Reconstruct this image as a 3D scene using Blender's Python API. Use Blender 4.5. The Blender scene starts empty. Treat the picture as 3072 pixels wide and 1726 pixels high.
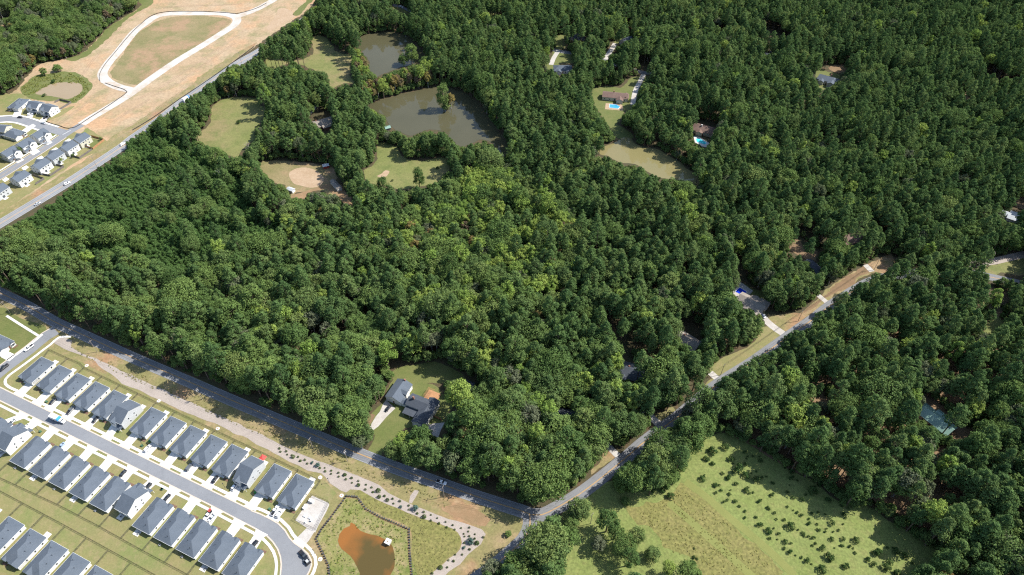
import bpy, bmesh, math, random
import numpy as np
from mathutils import Vector, Matrix, noise, geometry
R = math.radians
rnd = random.Random(11)
SC = bpy.context.scene
COL = SC.collection
# ------------------------------------------------------------------ camera
CAM_H, PITCH, FPX, PW, PH = 330.0, R(46), 2048.0, 3072.0, 1726.0
cd = bpy.data.cameras.new('camera'); cam = bpy.data.objects.new('camera', cd); COL.objects.link(cam)
cam.location = (0, 0, CAM_H); cam.rotation_euler = (R(90) - PITCH, 0, 0)
cd.sensor_width = 36; cd.lens = 36 * FPX / PW; cd.clip_start = 1; cd.clip_end = 8000
SC.camera = cam
# ------------------------------------------------------------------ sky and sun
SUN_AZ, SUN_EL = R(12), R(49)          # azimuth from +X towards +Y
wd = bpy.data.worlds.new('World'); SC.world = wd; wd.use_nodes = True
nt = wd.node_tree; bg = nt.nodes['Background']
sky = nt.nodes.new('ShaderNodeTexSky'); sky.sky_type = 'NISHITA'; sky.sun_disc = False
sky.sun_elevation = SUN_EL; sky.sun_rotation = R(90) - SUN_AZ; sky.altitude = 300; sky.air_density = 1.2
nt.links.new(sky.outputs[0], bg.inputs[0]); bg.inputs[1].default_value = 0.13
sl = bpy.data.lights.new('sun', 'SUN'); sl.energy = 4.6; sl.angle = R(0.5); sl.color = (1.0, 0.96, 0.895)
so = bpy.data.objects.new('sun', sl); COL.objects.link(so)
sd = Vector((math.cos(SUN_EL) * math.cos(SUN_AZ), math.cos(SUN_EL) * math.sin(SUN_AZ), math.sin(SUN_EL)))
so.rotation_euler = (-sd).to_track_quat('-Z', 'Y').to_euler(); so.location = sd * 900
SC.view_settings.view_transform = 'Standard'; SC.view_settings.look = 'None'
SC.view_settings.gamma = 1; SC.view_settings.use_curve_mapping = False
SC.view_settings.exposure = 0.95
SC.cycles.max_bounces = 5; SC.cycles.diffuse_bounces = 2; SC.cycles.glossy_bounces = 2
SC.cycles.transmission_bounces = 3; SC.cycles.transparent_max_bounces = 6
SC.cycles.use_denoising = False; SC.cycles.filter_width = 1.2
# ------------------------------------------------------------------ measured plan -> ground coordinates
cp, sp_ = math.cos(PITCH), math.sin(PITCH)
def G(x, y, z=0.0):
    """ground position (metres) of a surveyed point"""
    dx, dv = x - PW / 2, -(y - PH / 2)
    d = (dx, dv * sp_ + FPX * cp, dv * cp - FPX * sp_)
    t = (CAM_H - z) / -d[2]
    return (d[0] * t, d[1] * t)
def PX(P):
    """inverse of G for arrays (n,3)"""
    P = np.asarray(P, float); v = P - np.array([0, 0, CAM_H])
    zz = v[:, 1] * cp - v[:, 2] * sp_
    return np.stack([PW / 2 + FPX * v[:, 0] / zz, PH / 2 - FPX * (v[:, 1] * sp_ + v[:, 2] * cp) / zz], 1)
S1 = 800 / 1929.0
ORG = {1: (0, 0, S1), 2: (700, 0, S1), 3: (1450, 0, S1), 4: (2250, 0, S1), 5: (0, 550, S1), 6: (0, 1126, S1), 7: (700, 1126, S1),
       8: (1450, 1126, S1), 9: (2250, 1126, S1), 10: (800, 550, S1), 11: (1550, 550, S1), 12: (2272, 550, S1),
       13: (0, 250, S1 / 2), 14: (0, 1250, S1 / 2), 15: (400, 1300, S1 / 2), 21: (0, 1000, .13272), 22: (0, 1180, .13272),
       25: (720, 1360, .13272), 28: (720, 1534, .13272), 0: (0, 0, 1)}
def zp(k, *pts):
    ox, oy, s = ORG[k]
    return [(ox + x * s, oy + y * s) for x, y in pts]
def zg(k, *pts, z=0.0):
    return [G(x, y, z) for x, y in zp(k, *pts)]
# street frame of the near estate
SA = R(-24.43); SU = Vector((math.cos(SA), math.sin(SA))); SV = Vector((-math.sin(SA), math.cos(SA))); SO = Vector(G(0, 1187))
def ST(s, t):
    p = SO + SU * s + SV * t
    return (p.x, p.y)
# ------------------------------------------------------------------ helpers: objects
def prop(o, label=None, cat=None, group=None, kind=None):
    if label: o['label'] = label
    if cat: o['category'] = cat
    if group: o['group'] = group
    if kind: o['kind'] = kind
    return o
def mesh_obj(name, verts, faces, mat, parent=None, smooth=False):
    me = bpy.data.meshes.new(name); me.from_pydata(verts, [], faces); me.update()
    if mat is not None: me.materials.append(mat)
    if smooth: me.polygons.foreach_set('use_smooth', [True] * len(me.polygons))
    o = bpy.data.objects.new(name, me); COL.objects.link(o)
    if parent is not None: o.parent = parent
    return o
def empty(name, loc=(0, 0, 0), rz=0):
    o = bpy.data.objects.new(name, None); COL.objects.link(o); o.location = loc; o.rotation_euler = (0, 0, rz); o.empty_display_size = .5
    return o
KIDS = {}
def kids(o):
    return KIDS.get(o.name) or [c for c in o.children]
def copy_thing(root, loc, rz, label=None, scale=None):
    r = root.copy(); COL.objects.link(r); r.location = loc; r.rotation_euler = (0, 0, rz)
    if scale is not None: r.scale = scale
    if label: r['label'] = label
    for ch in kids(root):
        c = ch.copy(); COL.objects.link(c); c.parent = r
        for g in kids(ch):
            d = g.copy(); COL.objects.link(d); d.parent = c
    return r
class MB:
    def __init__(s): s.v = []; s.f = []
    def poly(s, pts):
        n = len(s.v); s.v += [tuple(p) for p in pts]; s.f.append(tuple(range(n, n + len(pts)))); return s
    def box(s, x0, x1, y0, y1, z0, z1):
        n = len(s.v); s.v += [(x0, y0, z0), (x1, y0, z0), (x1, y1, z0), (x0, y1, z0), (x0, y0, z1), (x1, y0, z1), (x1, y1, z1), (x0, y1, z1)]
        s.f += [(n, n + 3, n + 2, n + 1), (n + 4, n + 5, n + 6, n + 7), (n, n + 1, n + 5, n + 4), (n + 1, n + 2, n + 6, n + 5), (n + 2, n + 3, n + 7, n + 6), (n + 3, n, n + 4, n + 7)]
        return s
    def prism(s, prof, a0, a1, axis='y'):
        """profile (u,z) extruded along axis from a0 to a1"""
        n = len(s.v); m = len(prof)
        for a in (a0, a1):
            s.v += [((u, a, z) if axis == 'y' else (a, u, z)) for u, z in prof]
        s.f.append(tuple(range(n, n + m))); s.f.append(tuple(range(n + 2 * m - 1, n + m - 1, -1)))
        for i in range(m):
            j = (i + 1) % m; s.f.append((n + i, n + m + i, n + m + j, n + j))
        return s
    def tube(s, p0, p1, r0, r1, k=6):
        p0, p1 = Vector(p0), Vector(p1); d = (p1 - p0)
        if d.length < 1e-6: return s
        q = d.to_track_quat('Z', 'Y'); n = len(s.v)
        for p, r in ((p0, r0), (p1, r1)):
            for i in range(k):
                a = 2 * math.pi * i / k; s.v.append(tuple(p + q @ Vector((math.cos(a) * r, math.sin(a) * r, 0))))
        for i in range(k):
            j = (i + 1) % k; s.f.append((n + i, n + j, n + k + j, n + k + i))
        s.f.append(tuple(range(n + k - 1, n - 1, -1))); s.f.append(tuple(range(n + k, n + 2 * k)))
        return s
    def build(s, name, mat, parent=None, smooth=False):
        o = mesh_obj(name, s.v, s.f, mat, parent, smooth)
        if len(s.f) < 4000:
            bm = bmesh.new(); bm.from_mesh(o.data); bmesh.ops.recalc_face_normals(bm, faces=bm.faces); bm.to_mesh(o.data); bm.free()
        return o
# ------------------------------------------------------------------ materials
def sock(n, *names):
    for k in names:
        if k in n.inputs: return n.inputs[k]
def mat(name, c1, c2=None, scale=.05, c3=None, scale3=.6, f3=.5, rough=.9, bump=0, bscale=3., spec=.3, metallic=0, sharp=(.35, .65), fine=.18, fscale=2.5, space='Object', c4=None, scale4=.02, lines=None):
    """procedural: two-tone large noise, a second tone at a finer scale, fine brightness grain, optional bump"""
    m = bpy.data.materials.new(name); m.use_nodes = True; t = m.node_tree; N = t.nodes; Lk = t.links
    b = N['Principled BSDF']; b.inputs['Roughness'].default_value = rough; b.inputs['Metallic'].default_value = metallic
    sock(b, 'Specular IOR Level', 'Specular').default_value = spec
    tc = N.new('ShaderNodeTexCoord'); co = tc.outputs[space]
    def nz(sc, det=4, off=0.):
        n = N.new('ShaderNodeTexNoise'); n.inputs['Scale'].default_value = sc; n.inputs['Detail'].default_value = det; n.inputs['Roughness'].default_value = .6
        if off:
            mp = N.new('ShaderNodeMapping'); mp.inputs['Location'].default_value = (off, off * 1.7, off * .3); Lk.new(co, mp.inputs[0]); Lk.new(mp.outputs[0], n.inputs['Vector'])
        else: Lk.new(co, n.inputs['Vector'])
        return n.outputs['Fac']
    def ramp(f, a, bb):
        r = N.new('ShaderNodeMapRange'); r.inputs[1].default_value = a; r.inputs[2].default_value = bb; r.clamp = True; Lk.new(f, r.inputs[0]); return r.outputs[0]
    def mix(f, A, B, typ='MIX'):
        n = N.new('ShaderNodeMix'); n.data_type = 'RGBA'; n.blend_type = typ
        for s_, val in ((n.inputs[0], f), (n.inputs[6], A), (n.inputs[7], B)):
            if isinstance(val, (int, float)): s_.default_value = val
            elif isinstance(val, tuple): s_.default_value = val if len(val) == 4 else (*val, 1)
            else: Lk.new(val, s_)
        return n.outputs[2]
    c = (*c1, 1)
    if c2 is not None: c = mix(ramp(nz(scale), *sharp), c1, c2)
    if c4 is not None: c = mix(ramp(nz(scale4, 5, 71.3), .5, .62), c, c4)
    if c3 is not None:
        f = ramp(nz(scale3, 5, 13.7), .48, .68)
        mm = N.new('ShaderNodeMath'); mm.operation = 'MULTIPLY'; mm.inputs[1].default_value = f3; Lk.new(f, mm.inputs[0])
        c = mix(mm.outputs[0], c, c3)
    if lines:
        ang, per, amt = lines
        mp = N.new('ShaderNodeMapping'); mp.inputs['Rotation'].default_value = (0, 0, -ang); Lk.new(co, mp.inputs[0])
        w = N.new('ShaderNodeTexWave'); w.inputs['Scale'].default_value = 2 * math.pi / per / 20 * 1.0; w.inputs['Distortion'].default_value = 1.5; w.bands_direction = 'Y'
        Lk.new(mp.outputs[0], w.inputs[0]); c = mix(ramp(w.outputs['Fac'], 0, 1), c, mix(amt, c, (0, 0, 0)) if not isinstance(c, tuple) else c)
    if fine:
        v = ramp(nz(fscale, 3, 5.1), .25, .75); mr = N.new('ShaderNodeMapRange'); mr.inputs[3].default_value = 1 - fine; mr.inputs[4].default_value = 1 + fine; Lk.new(v, mr.inputs[0])
        c = mix(1.0, c, mr.outputs[0], 'MULTIPLY')
    if isinstance(c, tuple): b.inputs['Base Color'].default_value = c
    else: Lk.new(c, b.inputs['Base Color'])
    if bump:
        bp = N.new('ShaderNodeBump'); bp.inputs['Strength'].default_value = bump; bp.inputs['Distance'].default_value = .2
        Lk.new(nz(bscale, 4, 3.3), bp.inputs['Height']); Lk.new(bp.outputs[0], b.inputs['Normal'])
    return m
def leaf_mat(name, cols, trans=.22, patch=.35):
    """cols: list of tones; one is drawn per tree, with a clump-scale drift inside the crown"""
    m = bpy.data.materials.new(name); m.use_nodes = True; t = m.node_tree; N = t.nodes; Lk = t.links
    N.remove(N['Principled BSDF']); out = N['Material Output']
    oi = N.new('ShaderNodeObjectInfo'); cr = N.new('ShaderNodeValToRGB'); cr.color_ramp.interpolation = 'LINEAR'
    el = cr.color_ramp.elements
    while len(el) > 1: el.remove(el[-1])
    el[0].position = 0; el[0].color = (*cols[0], 1)
    for i, c in enumerate(cols[1:]): e = el.new((i + 1) / (len(cols) - 1)); e.color = (*c, 1)
    tc = N.new('ShaderNodeTexCoord'); ns = N.new('ShaderNodeTexNoise'); ns.inputs['Scale'].default_value = .55; ns.inputs['Detail'].default_value = 3
    Lk.new(tc.outputs['Object'], ns.inputs['Vector'])
    a = N.new('ShaderNodeMath'); a.operation = 'MULTIPLY_ADD'; a.inputs[1].default_value = patch; a.inputs[2].default_value = -patch / 2; Lk.new(ns.outputs['Fac'], a.inputs[0])
    b = N.new('ShaderNodeMath'); b.operation = 'ADD'; b.use_clamp = True; Lk.new(a.outputs[0], b.inputs[0]); Lk.new(oi.outputs['Random'], b.inputs[1])
    Lk.new(b.outputs[0], cr.inputs[0])
    n2 = N.new('ShaderNodeTexNoise'); n2.inputs['Scale'].default_value = 1.7; n2.inputs['Detail'].default_value = 2; Lk.new(tc.outputs['Object'], n2.inputs['Vector'])
    mr = N.new('ShaderNodeMapRange'); mr.inputs[1].default_value = .3; mr.inputs[2].default_value = .7; mr.inputs[3].default_value = .72; mr.inputs[4].default_value = 1.3; Lk.new(n2.outputs['Fac'], mr.inputs[0])
    mx = N.new('ShaderNodeMix'); mx.data_type = 'RGBA'; mx.blend_type = 'MULTIPLY'; mx.inputs[0].default_value = 1; Lk.new(cr.outputs[0], mx.inputs[6]); Lk.new(mr.outputs[0], mx.inputs[7])
    df = N.new('ShaderNodeBsdfDiffuse'); tl = N.new('ShaderNodeBsdfTranslucent'); ms = N.new('ShaderNodeMixShader'); ms.inputs[0].default_value = trans
    Lk.new(mx.outputs[2], df.inputs[0]); Lk.new(mx.outputs[2], tl.inputs[0]); Lk.new(df.outputs[0], ms.inputs[1]); Lk.new(tl.outputs[0], ms.inputs[2]); Lk.new(ms.outputs[0], out.inputs[0])
    return m
# ------------------------------------------------------------------ surfaces
M = {}
_mat0 = mat
def gtone(c): return tuple(np.array(c) * (.74, .735, .66)) if c is not None else None
def gmat(name, c1, c2=None, scale=.05, c3=None, *a, c4=None, **k): return _mat0(name, gtone(c1), gtone(c2), scale, gtone(c3), *a, c4=gtone(c4), **k)
M['floor'] = gmat('forest_floor', (.09, .07, .038), (.06, .062, .03), .06, (.13, .075, .045), .25, .7, fine=.3, fscale=1.2)
M['lawn'] = gmat('lawn_grass', (.245, .215, .1), (.205, .205, .085), .09, (.3, .24, .135), .35, .6, fine=.14, fscale=1.5, c4=(.185, .205, .075), scale4=.035)
M['lawn_green'] = gmat('lawn_green', (.125, .15, .045), (.16, .165, .06), .08, (.1, .13, .035), .3, .6, fine=.16, fscale=1.2)
M['pasture'] = gmat('pasture_grass', (.165, .185, .06), (.215, .205, .085), .035, (.12, .15, .045), .12, .7, fine=.2, fscale=.8, c4=(.24, .2, .1), scale4=.025)
M['meadow'] = gmat('meadow_grass', (.195, .23, .074), (.165, .205, .058), .05, (.23, .232, .086), .3, .6, fine=.32, fscale=.9, bump=.6, bscale=.9)
M['tall_grass'] = gmat('tall_meadow_grass', (.185, .18, .058), (.215, .195, .072), .08, (.15, .155, .045), .45, .8, fine=.42, fscale=.7, bump=1, bscale=.8)
M['verge'] = gmat('dry_verge_grass', (.255, .21, .105), (.205, .195, .08), .06, (.35, .255, .16), .16, .8, fine=.25, fscale=1.0, c4=(.33, .2, .12), scale4=.03)
M['dirt'] = gmat('graded_earth', (.40, .28, .185), (.43, .325, .23), .03, (.27, .235, .13), .06, .95, fine=.22, fscale=.5, c4=(.46, .29, .18), scale4=.022)
M['dirt_grass'] = gmat('seeded_earth', (.215, .185, .09), (.27, .215, .12), .03, (.16, .165, .065), .1, .7, fine=.2, fscale=.7, c4=(.33, .22, .14), scale4=.03)
M['red_dirt'] = gmat('bare_red_earth', (.30, .185, .11), (.24, .165, .095), .1, (.36, .24, .15), .4, .6, fine=.2)
M['bank'] = gmat('basin_bank_growth', (.26, .225, .1), (.18, .2, .06), .09, (.33, .26, .15), .35, .8, fine=.3, fscale=1.2, c4=(.13, .165, .04), scale4=.05, bump=.8, bscale=1.2)
M['straw'] = gmat('pine_straw', (.21, .135, .085), (.25, .165, .1), .1, (.17, .12, .06), .4, .6, fine=.2)
M['sand'] = gmat('arena_sand', (.44, .32, .235), (.39, .275, .19), .12, (.5, .39, .29), .5, .6, fine=.15)
M['gravel'] = gmat('gravel', (.40, .345, .33), (.35, .3, .285), .12, (.44, .38, .365), .5, .5, fine=.25, fscale=3)
M['concrete'] = mat('concrete', (.56, .54, .50), (.51, .49, .45), .1, fine=.07, fscale=1.5)
M['old_concrete'] = mat('weathered_concrete', (.40, .38, .35), (.34, .31, .275), .15, (.28, .25, .22), .5, .5, fine=.15)
M['kerb'] = mat('kerb_concrete', (.46, .39, .32), (.41, .35, .29), .3, fine=.1)
M['asphalt'] = mat('estate_asphalt', (.165, .17, .18), (.185, .19, .198), .05, (.14, .145, .155), .35, .4, fine=.08, fscale=2)
M['highway'] = mat('highway_asphalt', (.205, .207, .21), (.24, .24, .24), .04, (.17, .172, .175), .3, .4, fine=.1, fscale=2)
M['lane'] = mat('lane_asphalt', (.135, .138, .144), (.165, .166, .17), .05, (.11, .112, .118), .3, .5, fine=.12, fscale=2)
M['newroad'] = mat('new_road_base', (.42, .40, .365), (.37, .345, .305), .06, (.33, .26, .19), .12, .8, fine=.1)
M['wheel_track'] = mat('worn_wheel_track', (.15, .153, .158), (.185, .187, .19), .08, (.12, .122, .126), .4, .5, fine=.1)
M['yellow'] = mat('yellow_paint', (.50, .27, .05), (.42, .25, .07), .4, fine=.15)
M['worn_white'] = mat('worn_white_paint', (.42, .42, .41), (.3, .3, .3), .5, fine=.1)
M['white'] = mat('white_paint', (.68, .68, .66), (.55, .55, .53), .4, fine=.1)
def water(name, c1, c2, rough=.06, c3=None):
    m = mat(name, c1, c2, .03, c3=c3, scale3=.02, f3=.9 if c3 else 0, rough=rough, spec=.28, fine=.03, bump=.03, bscale=.7)
    return m
M['pond'] = water('pond_water', (.062, .058, .031), (.07, .065, .036))
M['pond_olive'] = water('olive_pond_water', (.16, .142, .062), (.175, .15, .068))
M['pond_tan'] = water('tan_pond_water', (.25, .19, .115), (.235, .175, .10), .15)
M['pond_orange'] = water('muddy_orange_water', (.235, .09, .02), (.2, .082, .02), .15, c3=(.19, .085, .024))
def deep_tint(m, centre, radius, deep):
    """turbid shallows clear towards the deep part of the basin"""
    t = m.node_tree; b = t.nodes['Principled BSDF']; old = b.inputs['Base Color'].links[0].from_socket
    tc = t.nodes.new('ShaderNodeTexCoord'); mp = t.nodes.new('ShaderNodeMapping'); mp.inputs['Location'].default_value = (-centre[0] / radius, -centre[1] / radius, 0); mp.inputs['Scale'].default_value = (1 / radius, 1 / radius, 1 / radius)
    ns = t.nodes.new('ShaderNodeTexNoise'); ns.inputs['Scale'].default_value = .12; ns.inputs['Detail'].default_value = 4; ad = t.nodes.new('ShaderNodeMixRGB'); ad.blend_type = 'ADD'; ad.inputs[0].default_value = .5
    gr = t.nodes.new('ShaderNodeTexGradient'); gr.gradient_type = 'SPHERICAL'; t.links.new(tc.outputs['Object'], mp.inputs[0]); t.links.new(tc.outputs['Object'], ns.inputs['Vector']); t.links.new(mp.outputs[0], gr.inputs[0])
    mu = t.nodes.new('ShaderNodeMath'); mu.operation = 'MULTIPLY'; t.links.new(gr.outputs['Fac'], mu.inputs[0]); t.links.new(ns.outputs['Fac'], mu.inputs[1])
    mr = t.nodes.new('ShaderNodeMapRange'); mr.inputs[1].default_value = .06; mr.inputs[2].default_value = .34; t.links.new(mu.outputs[0], mr.inputs[0])
    mx = t.nodes.new('ShaderNodeMix'); mx.data_type = 'RGBA'; t.links.new(mr.outputs[0], mx.inputs[0]); t.links.new(old, mx.inputs[6]); mx.inputs[7].default_value = (*deep, 1); t.links.new(mx.outputs[2], b.inputs['Base Color'])
deep_tint(M['pond_orange'], G(*zp(7, (1045, 1360))[0]), 24., (.075, .055, .018))
# ------------------------------------------------------------------ patch helpers
def smooth_loop(p, step, closed=True, sm=True):
    p = [Vector(q) for q in p]; n = len(p); out = []
    rng_ = range(n if closed else n - 1)
    for i in rng_:
        a, b = p[i], p[(i + 1) % n]
        a0 = p[i - 1] if (closed or i > 0) else a; b1 = p[(i + 2) % n] if (closed or i + 2 < n) else b
        k = max(1, int((b - a).length / step))
        for j in range(k):
            t = j / k
            if sm:
                out.append(.5 * ((2 * a) + (b - a0) * t + (2 * a0 - 5 * a + 4 * b - b1) * t * t + (3 * a - a0 - 3 * b + b1) * t ** 3))
            else: out.append(a.lerp(b, t))
    if not closed: out.append(p[-1])
    return out
def patch(name, pts, z, material, label, jit=.7, step=2.2, sm=True, cat=None, kind='structure', parent=None, seed=0.):
    lp = smooth_loop(pts, step, True, sm); o_ = []
    for q in lp:
        nx = noise.noise(Vector((q.x * .16, q.y * .16, seed))); ny = noise.noise(Vector((q.x * .16, q.y * .16, 9.3 + seed)))
        n2 = noise.noise(Vector((q.x * .55, q.y * .55, 4.1 + seed)))
        o_.append(Vector((q.x + jit * (1.8 * nx + n2), q.y + jit * (1.8 * ny - n2), z)))
    tri = geometry.tessellate_polygon([o_])
    o = mesh_obj(name, [tuple(q) for q in o_], [tuple(t) for t in tri], material, parent)
    fix_up(o)
    if parent is None: prop(o, label, cat or name.replace('_', ' ').split('.')[0], kind=kind)
    return o
def fix_up(o):
    me = o.data
    nz = np.zeros(len(me.polygons) * 3); me.polygons.foreach_get('normal', nz)
    if nz.reshape(-1, 3)[:, 2].mean() < 0: me.flip_normals()
def offset_line(c, d):
    out = []
    for i, q in enumerate(c):
        a = c[max(i - 1, 0)]; b = c[min(i + 1, len(c) - 1)]; t = (b - a).normalized(); nrm = Vector((-t.y, t.x))
        out.append(q + nrm * (d if not callable(d) else d(i / (len(c) - 1))))
    return out
def strip_mesh(name, c, d0, d1, z, material, parent=None, dash=None):
    a = offset_line(c, d0); b = offset_line(c, d1); v = []; f = []
    if dash:
        acc = 0; on, off = dash
        for i in range(len(c) - 1):
            L_ = (c[i + 1] - c[i]).length
            if acc % (on + off) < on:
                n = len(v); v += [(*a[i], z), (*a[i + 1], z), (*b[i + 1], z), (*b[i], z)]; f.append((n, n + 1, n + 2, n + 3))
            acc += L_
    else:
        for p_, q_ in zip(a, b): v += [(p_.x, p_.y, z), (q_.x, q_.y, z)]
        for i in range(len(c) - 1): f.append((2 * i, 2 * i + 1, 2 * i + 3, 2 * i + 2))
    o = mesh_obj(name, v, f, material, parent); fix_up(o); return o
def road(name, pts, width, z, material, label, centre='double', edges=True, step=3.):
    c = smooth_loop(pts, step, False)
    o = strip_mesh(name, c, -width / 2, width / 2, z, material); prop(o, label, 'road', kind='structure')
    if centre == 'double':
        for d in (-.17, .17): strip_mesh('centre_line', c, d - .08, d + .08, z + .02, M['yellow'], o)
    if width > 7:
        for d in (-width * .36, -width * .17, width * .17, width * .36): strip_mesh('wheel_track', c, d - .28, d + .28, z + .008, M['wheel_track'], o)
    if edges:
        for d in (-width / 2 + .3, width / 2 - .3): strip_mesh('edge_line', c, d - .06, d + .06, z + .02, M['worn_white'], o)
    return o, c
def slab(name, outer, z0, z1, material, label=None, cat=None, parent=None, kind='structure'):
    """raised flat slab (kerbs, sidewalks, pads) with vertical sides"""
    o_ = [Vector((*q, z1)) for q in outer]; tri = [tuple(t) for t in geometry.tessellate_polygon([o_])]
    n = len(outer); v = [(*q, z1) for q in outer] + [(*q, z0) for q in outer]
    f = tri + [(i, (i + 1) % n, n + (i + 1) % n, n + i) for i in range(n)]
    o = mesh_obj(name, v, f, material, parent)
    bm = bmesh.new(); bm.from_mesh(o.data); bmesh.ops.recalc_face_normals(bm, faces=bm.faces); bm.to_mesh(o.data); bm.free()
    if parent is None and label: prop(o, label, cat or name.replace('_', ' '), kind=kind)
    return o
# ------------------------------------------------------------------ ground sheet
g_ = mesh_obj('ground', [(-3500, -2500, 0), (3500, -2500, 0), (3500, 5000, 0), (-3500, 5000, 0)], [(0, 1, 2, 3)], M['floor'])
prop(g_, 'leaf littered woodland ground under everything', 'ground', kind='structure')
CLEAR = []     # visible open ground: no crowns over it
def clear(px): CLEAR.append(px); return [G(*q) for q in px]
# far left building site and its surroundings
site = zp(0, (430, -60), (419, 0), (415, 25), (332, 79), (290, 120), (245, 162), (199, 178), (120, 192), (96, 215), (55, 262), (30, 282), (-40, 300), (-60, 700), (0, 664), (60, 632), (180, 550), (272, 494), (361, 435), (410, 402), (473, 355), (551, 301), (640, 240), (700, 186), (752, 150), (820, 100), (890, 55), (925, 30), (960, -20), (980, -60))
patch('graded_land', clear(site), .02, M['dirt'], 'pale orange graded earth of the building site around the unfinished loop road', 1.2)
patch('lawn', zg(0, (-60, 300), (30, 282), (75, 285), (118, 318), (175, 330), (224, 318), (180, 350), (140, 366), (200, 392), (245, 400), (262, 385), (318, 424), (300, 450), (240, 480), (140, 545), (60, 600), (0, 640), (-60, 680)), .04, M['lawn'], 'dry lawns around the far estate of pale houses', .6, seed=2)
patch('roadside_grass', zg(0, (-60, 705), (0, 660), (100, 604), (190, 545), (262, 500), (350, 440), (400, 405), (470, 355), (548, 300), (640, 235), (700, 184), (752, 148), (770, 128), (700, 165), (610, 222), (560, 265), (480, 315), (420, 360), (330, 415), (270, 470), (180, 525), (80, 590), (0, 640), (-60, 675)), .05, M['verge'], 'green and tan verge along the highway by the building site', 1.0, seed=3)
patch('seeded_field', zg(1, (830, 480), (870, 420), (930, 330), (1010, 230), (1080, 190), (1150, 150), (1290, 120), (1500, 118), (1640, 135), (1670, 160), (1600, 215), (1450, 330), (1250, 450), (1130, 530), (1060, 590), (990, 615), (900, 600), (830, 570), (800, 530)), .06, M['dirt_grass'], 'patchy brown grass field inside the unfinished loop road', 1.0, seed=4)
patch('grass_bank', zg(1, (1010, 0), (1000, 60), (800, 190), (700, 290), (590, 390), (480, 430), (540, 440), (640, 400), (760, 300), (860, 200), (960, 110), (1060, 60), (1110, 20), (1090, -30), (1010, -40)), .05, M['lawn_green'], 'green bank between the building site and the wood behind it', 1.2, seed=5)
patch('grass_bank', zg(2, (590, -40), (580, 0), (520, 60), (480, 110), (430, 110), (470, 60), (530, 0), (540, -40)), .06, M['lawn_green'], 'green strip at the top end of the building site', .8, seed=6)
patch('gravel_yard', zg(2, (440, 125), (280, 215), (240, 200), (300, 130), (330, 60), (400, 70)), .06, M['sand'], 'white gravelly corner of the building site beside the highway trees', 1.0, seed=7)
patch('pond_bank', zg(1, (150, 640), (200, 590), (270, 545), (380, 530), (500, 522), (600, 550), (655, 590), (668, 640), (620, 690), (540, 748), (450, 740), (390, 728), (300, 730), (200, 700), (155, 670)), .07, M['lawn_green'], 'weedy green rim around the round tan pond of the far estate', 1.0, seed=8)
prop(patch('pond', zg(1, (255, 675), (330, 630), (410, 600), (500, 596), (570, 602), (600, 640), (575, 680), (530, 705), (490, 720), (440, 712), (400, 702), (310, 690)), .10, M['pond_tan'], 'round tan pond beside the far estate of pale houses', .5), cat='pond')
# pastures and paddocks in the upper middle
past_l = zp(1, (1400, 990), (1490, 930), (1530, 850), (1530, 780), (1620, 718), (1760, 706), (1929, 725)) + zp(2, (190, 760), (240, 790), (220, 850), (180, 900), (150, 940), (160, 1000), (110, 1040), (70, 1080), (20, 1150)) + zp(1, (1700, 1150), (1560, 1070), (1480, 1050))
patch('pasture', clear(past_l), .03, M['pasture'], 'sunlit pasture with one lone bush beside the highway trees', 1.0)
past_t = zp(2, (205, 465), (330, 385), (350, 432), (440, 442), (572, 392), (565, 275), (640, 262), (700, 310), (760, 382), (880, 400), (845, 470), (850, 560), (900, 605), (800, 605), (700, 640), (655, 560), (590, 510), (500, 478), (400, 458), (290, 500))
patch('pasture', clear(past_t), .03, M['pasture'], 'green pasture left of the upper pond', 1.0, seed=3)
past_e = zp(2, (925, 1240), (1030, 1180), (1052, 1035), (1180, 1060), (1210, 1120), (1270, 1155), (1380, 1165), (1480, 1142), (1540, 1150), (1560, 1235), (1470, 1320), (1380, 1345), (1220, 1372), (1130, 1345), (1030, 1340), (960, 1295))
patch('pasture', clear(past_e), .03, M['pasture'], 'pasture with a pale worn spot below the lower pond', .8, seed=5)
padd = zp(2, (200, 1180), (330, 1165), (640, 1192), (720, 1212), (750, 1300), (700, 1330), (760, 1370), (830, 1400), (830, 1440), (700, 1405), (640, 1380), (540, 1382), (440, 1402), (420, 1440), (380, 1345), (300, 1320), (220, 1260))
patch('paddock', clear(padd), .03, M['dirt_grass'], 'brown horse paddock around the pale round pen', .8, seed=6)
dirt2 = zp(10, (165, 100), (280, 112), (300, 72), (430, 42), (480, 70), (540, 130), (585, 160), (640, 130), (570, 60), (540, 10), (480, 0), (400, 20), (270, 60))
patch('farm_track', clear(dirt2), .04, M['red_dirt'], 'bare pinkish track beside the horse paddock', .7, seed=7)
patch('round_pen', zg(2, (400, 1270), (430, 1230), (500, 1212), (570, 1220), (630, 1255), (656, 1295), (640, 1335), (580, 1358), (500, 1350), (430, 1318)), .07, M['sand'], 'pale sandy round pen in the horse paddock', .5)
patch('worn_ground', zg(2, (1040, 1275), (1070, 1255), (1100, 1235), (1132, 1240), (1110, 1280), (1080, 1290)), .07, M['sand'], 'bare sandy spot in the pasture below the lower pond', .5)
patch('yard_ground', zg(2, (430, 700), (620, 690), (640, 730), (560, 800), (500, 860), (440, 800)), .05, M['lawn_green'], 'small yard beside the tan roofed farmhouse', .6)
CLEAR.append(zp(2, (500, 855), (560, 800), (600, 760), (625, 770), (590, 815), (530, 860)))
o_, _ = road('driveway', zg(2, (640, 680), (615, 740), (580, 790), (530, 850), (500, 900)), 3.2, .08, M['old_concrete'], 'gravel drive leading to the tan roofed farmhouse', None, False)
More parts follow.
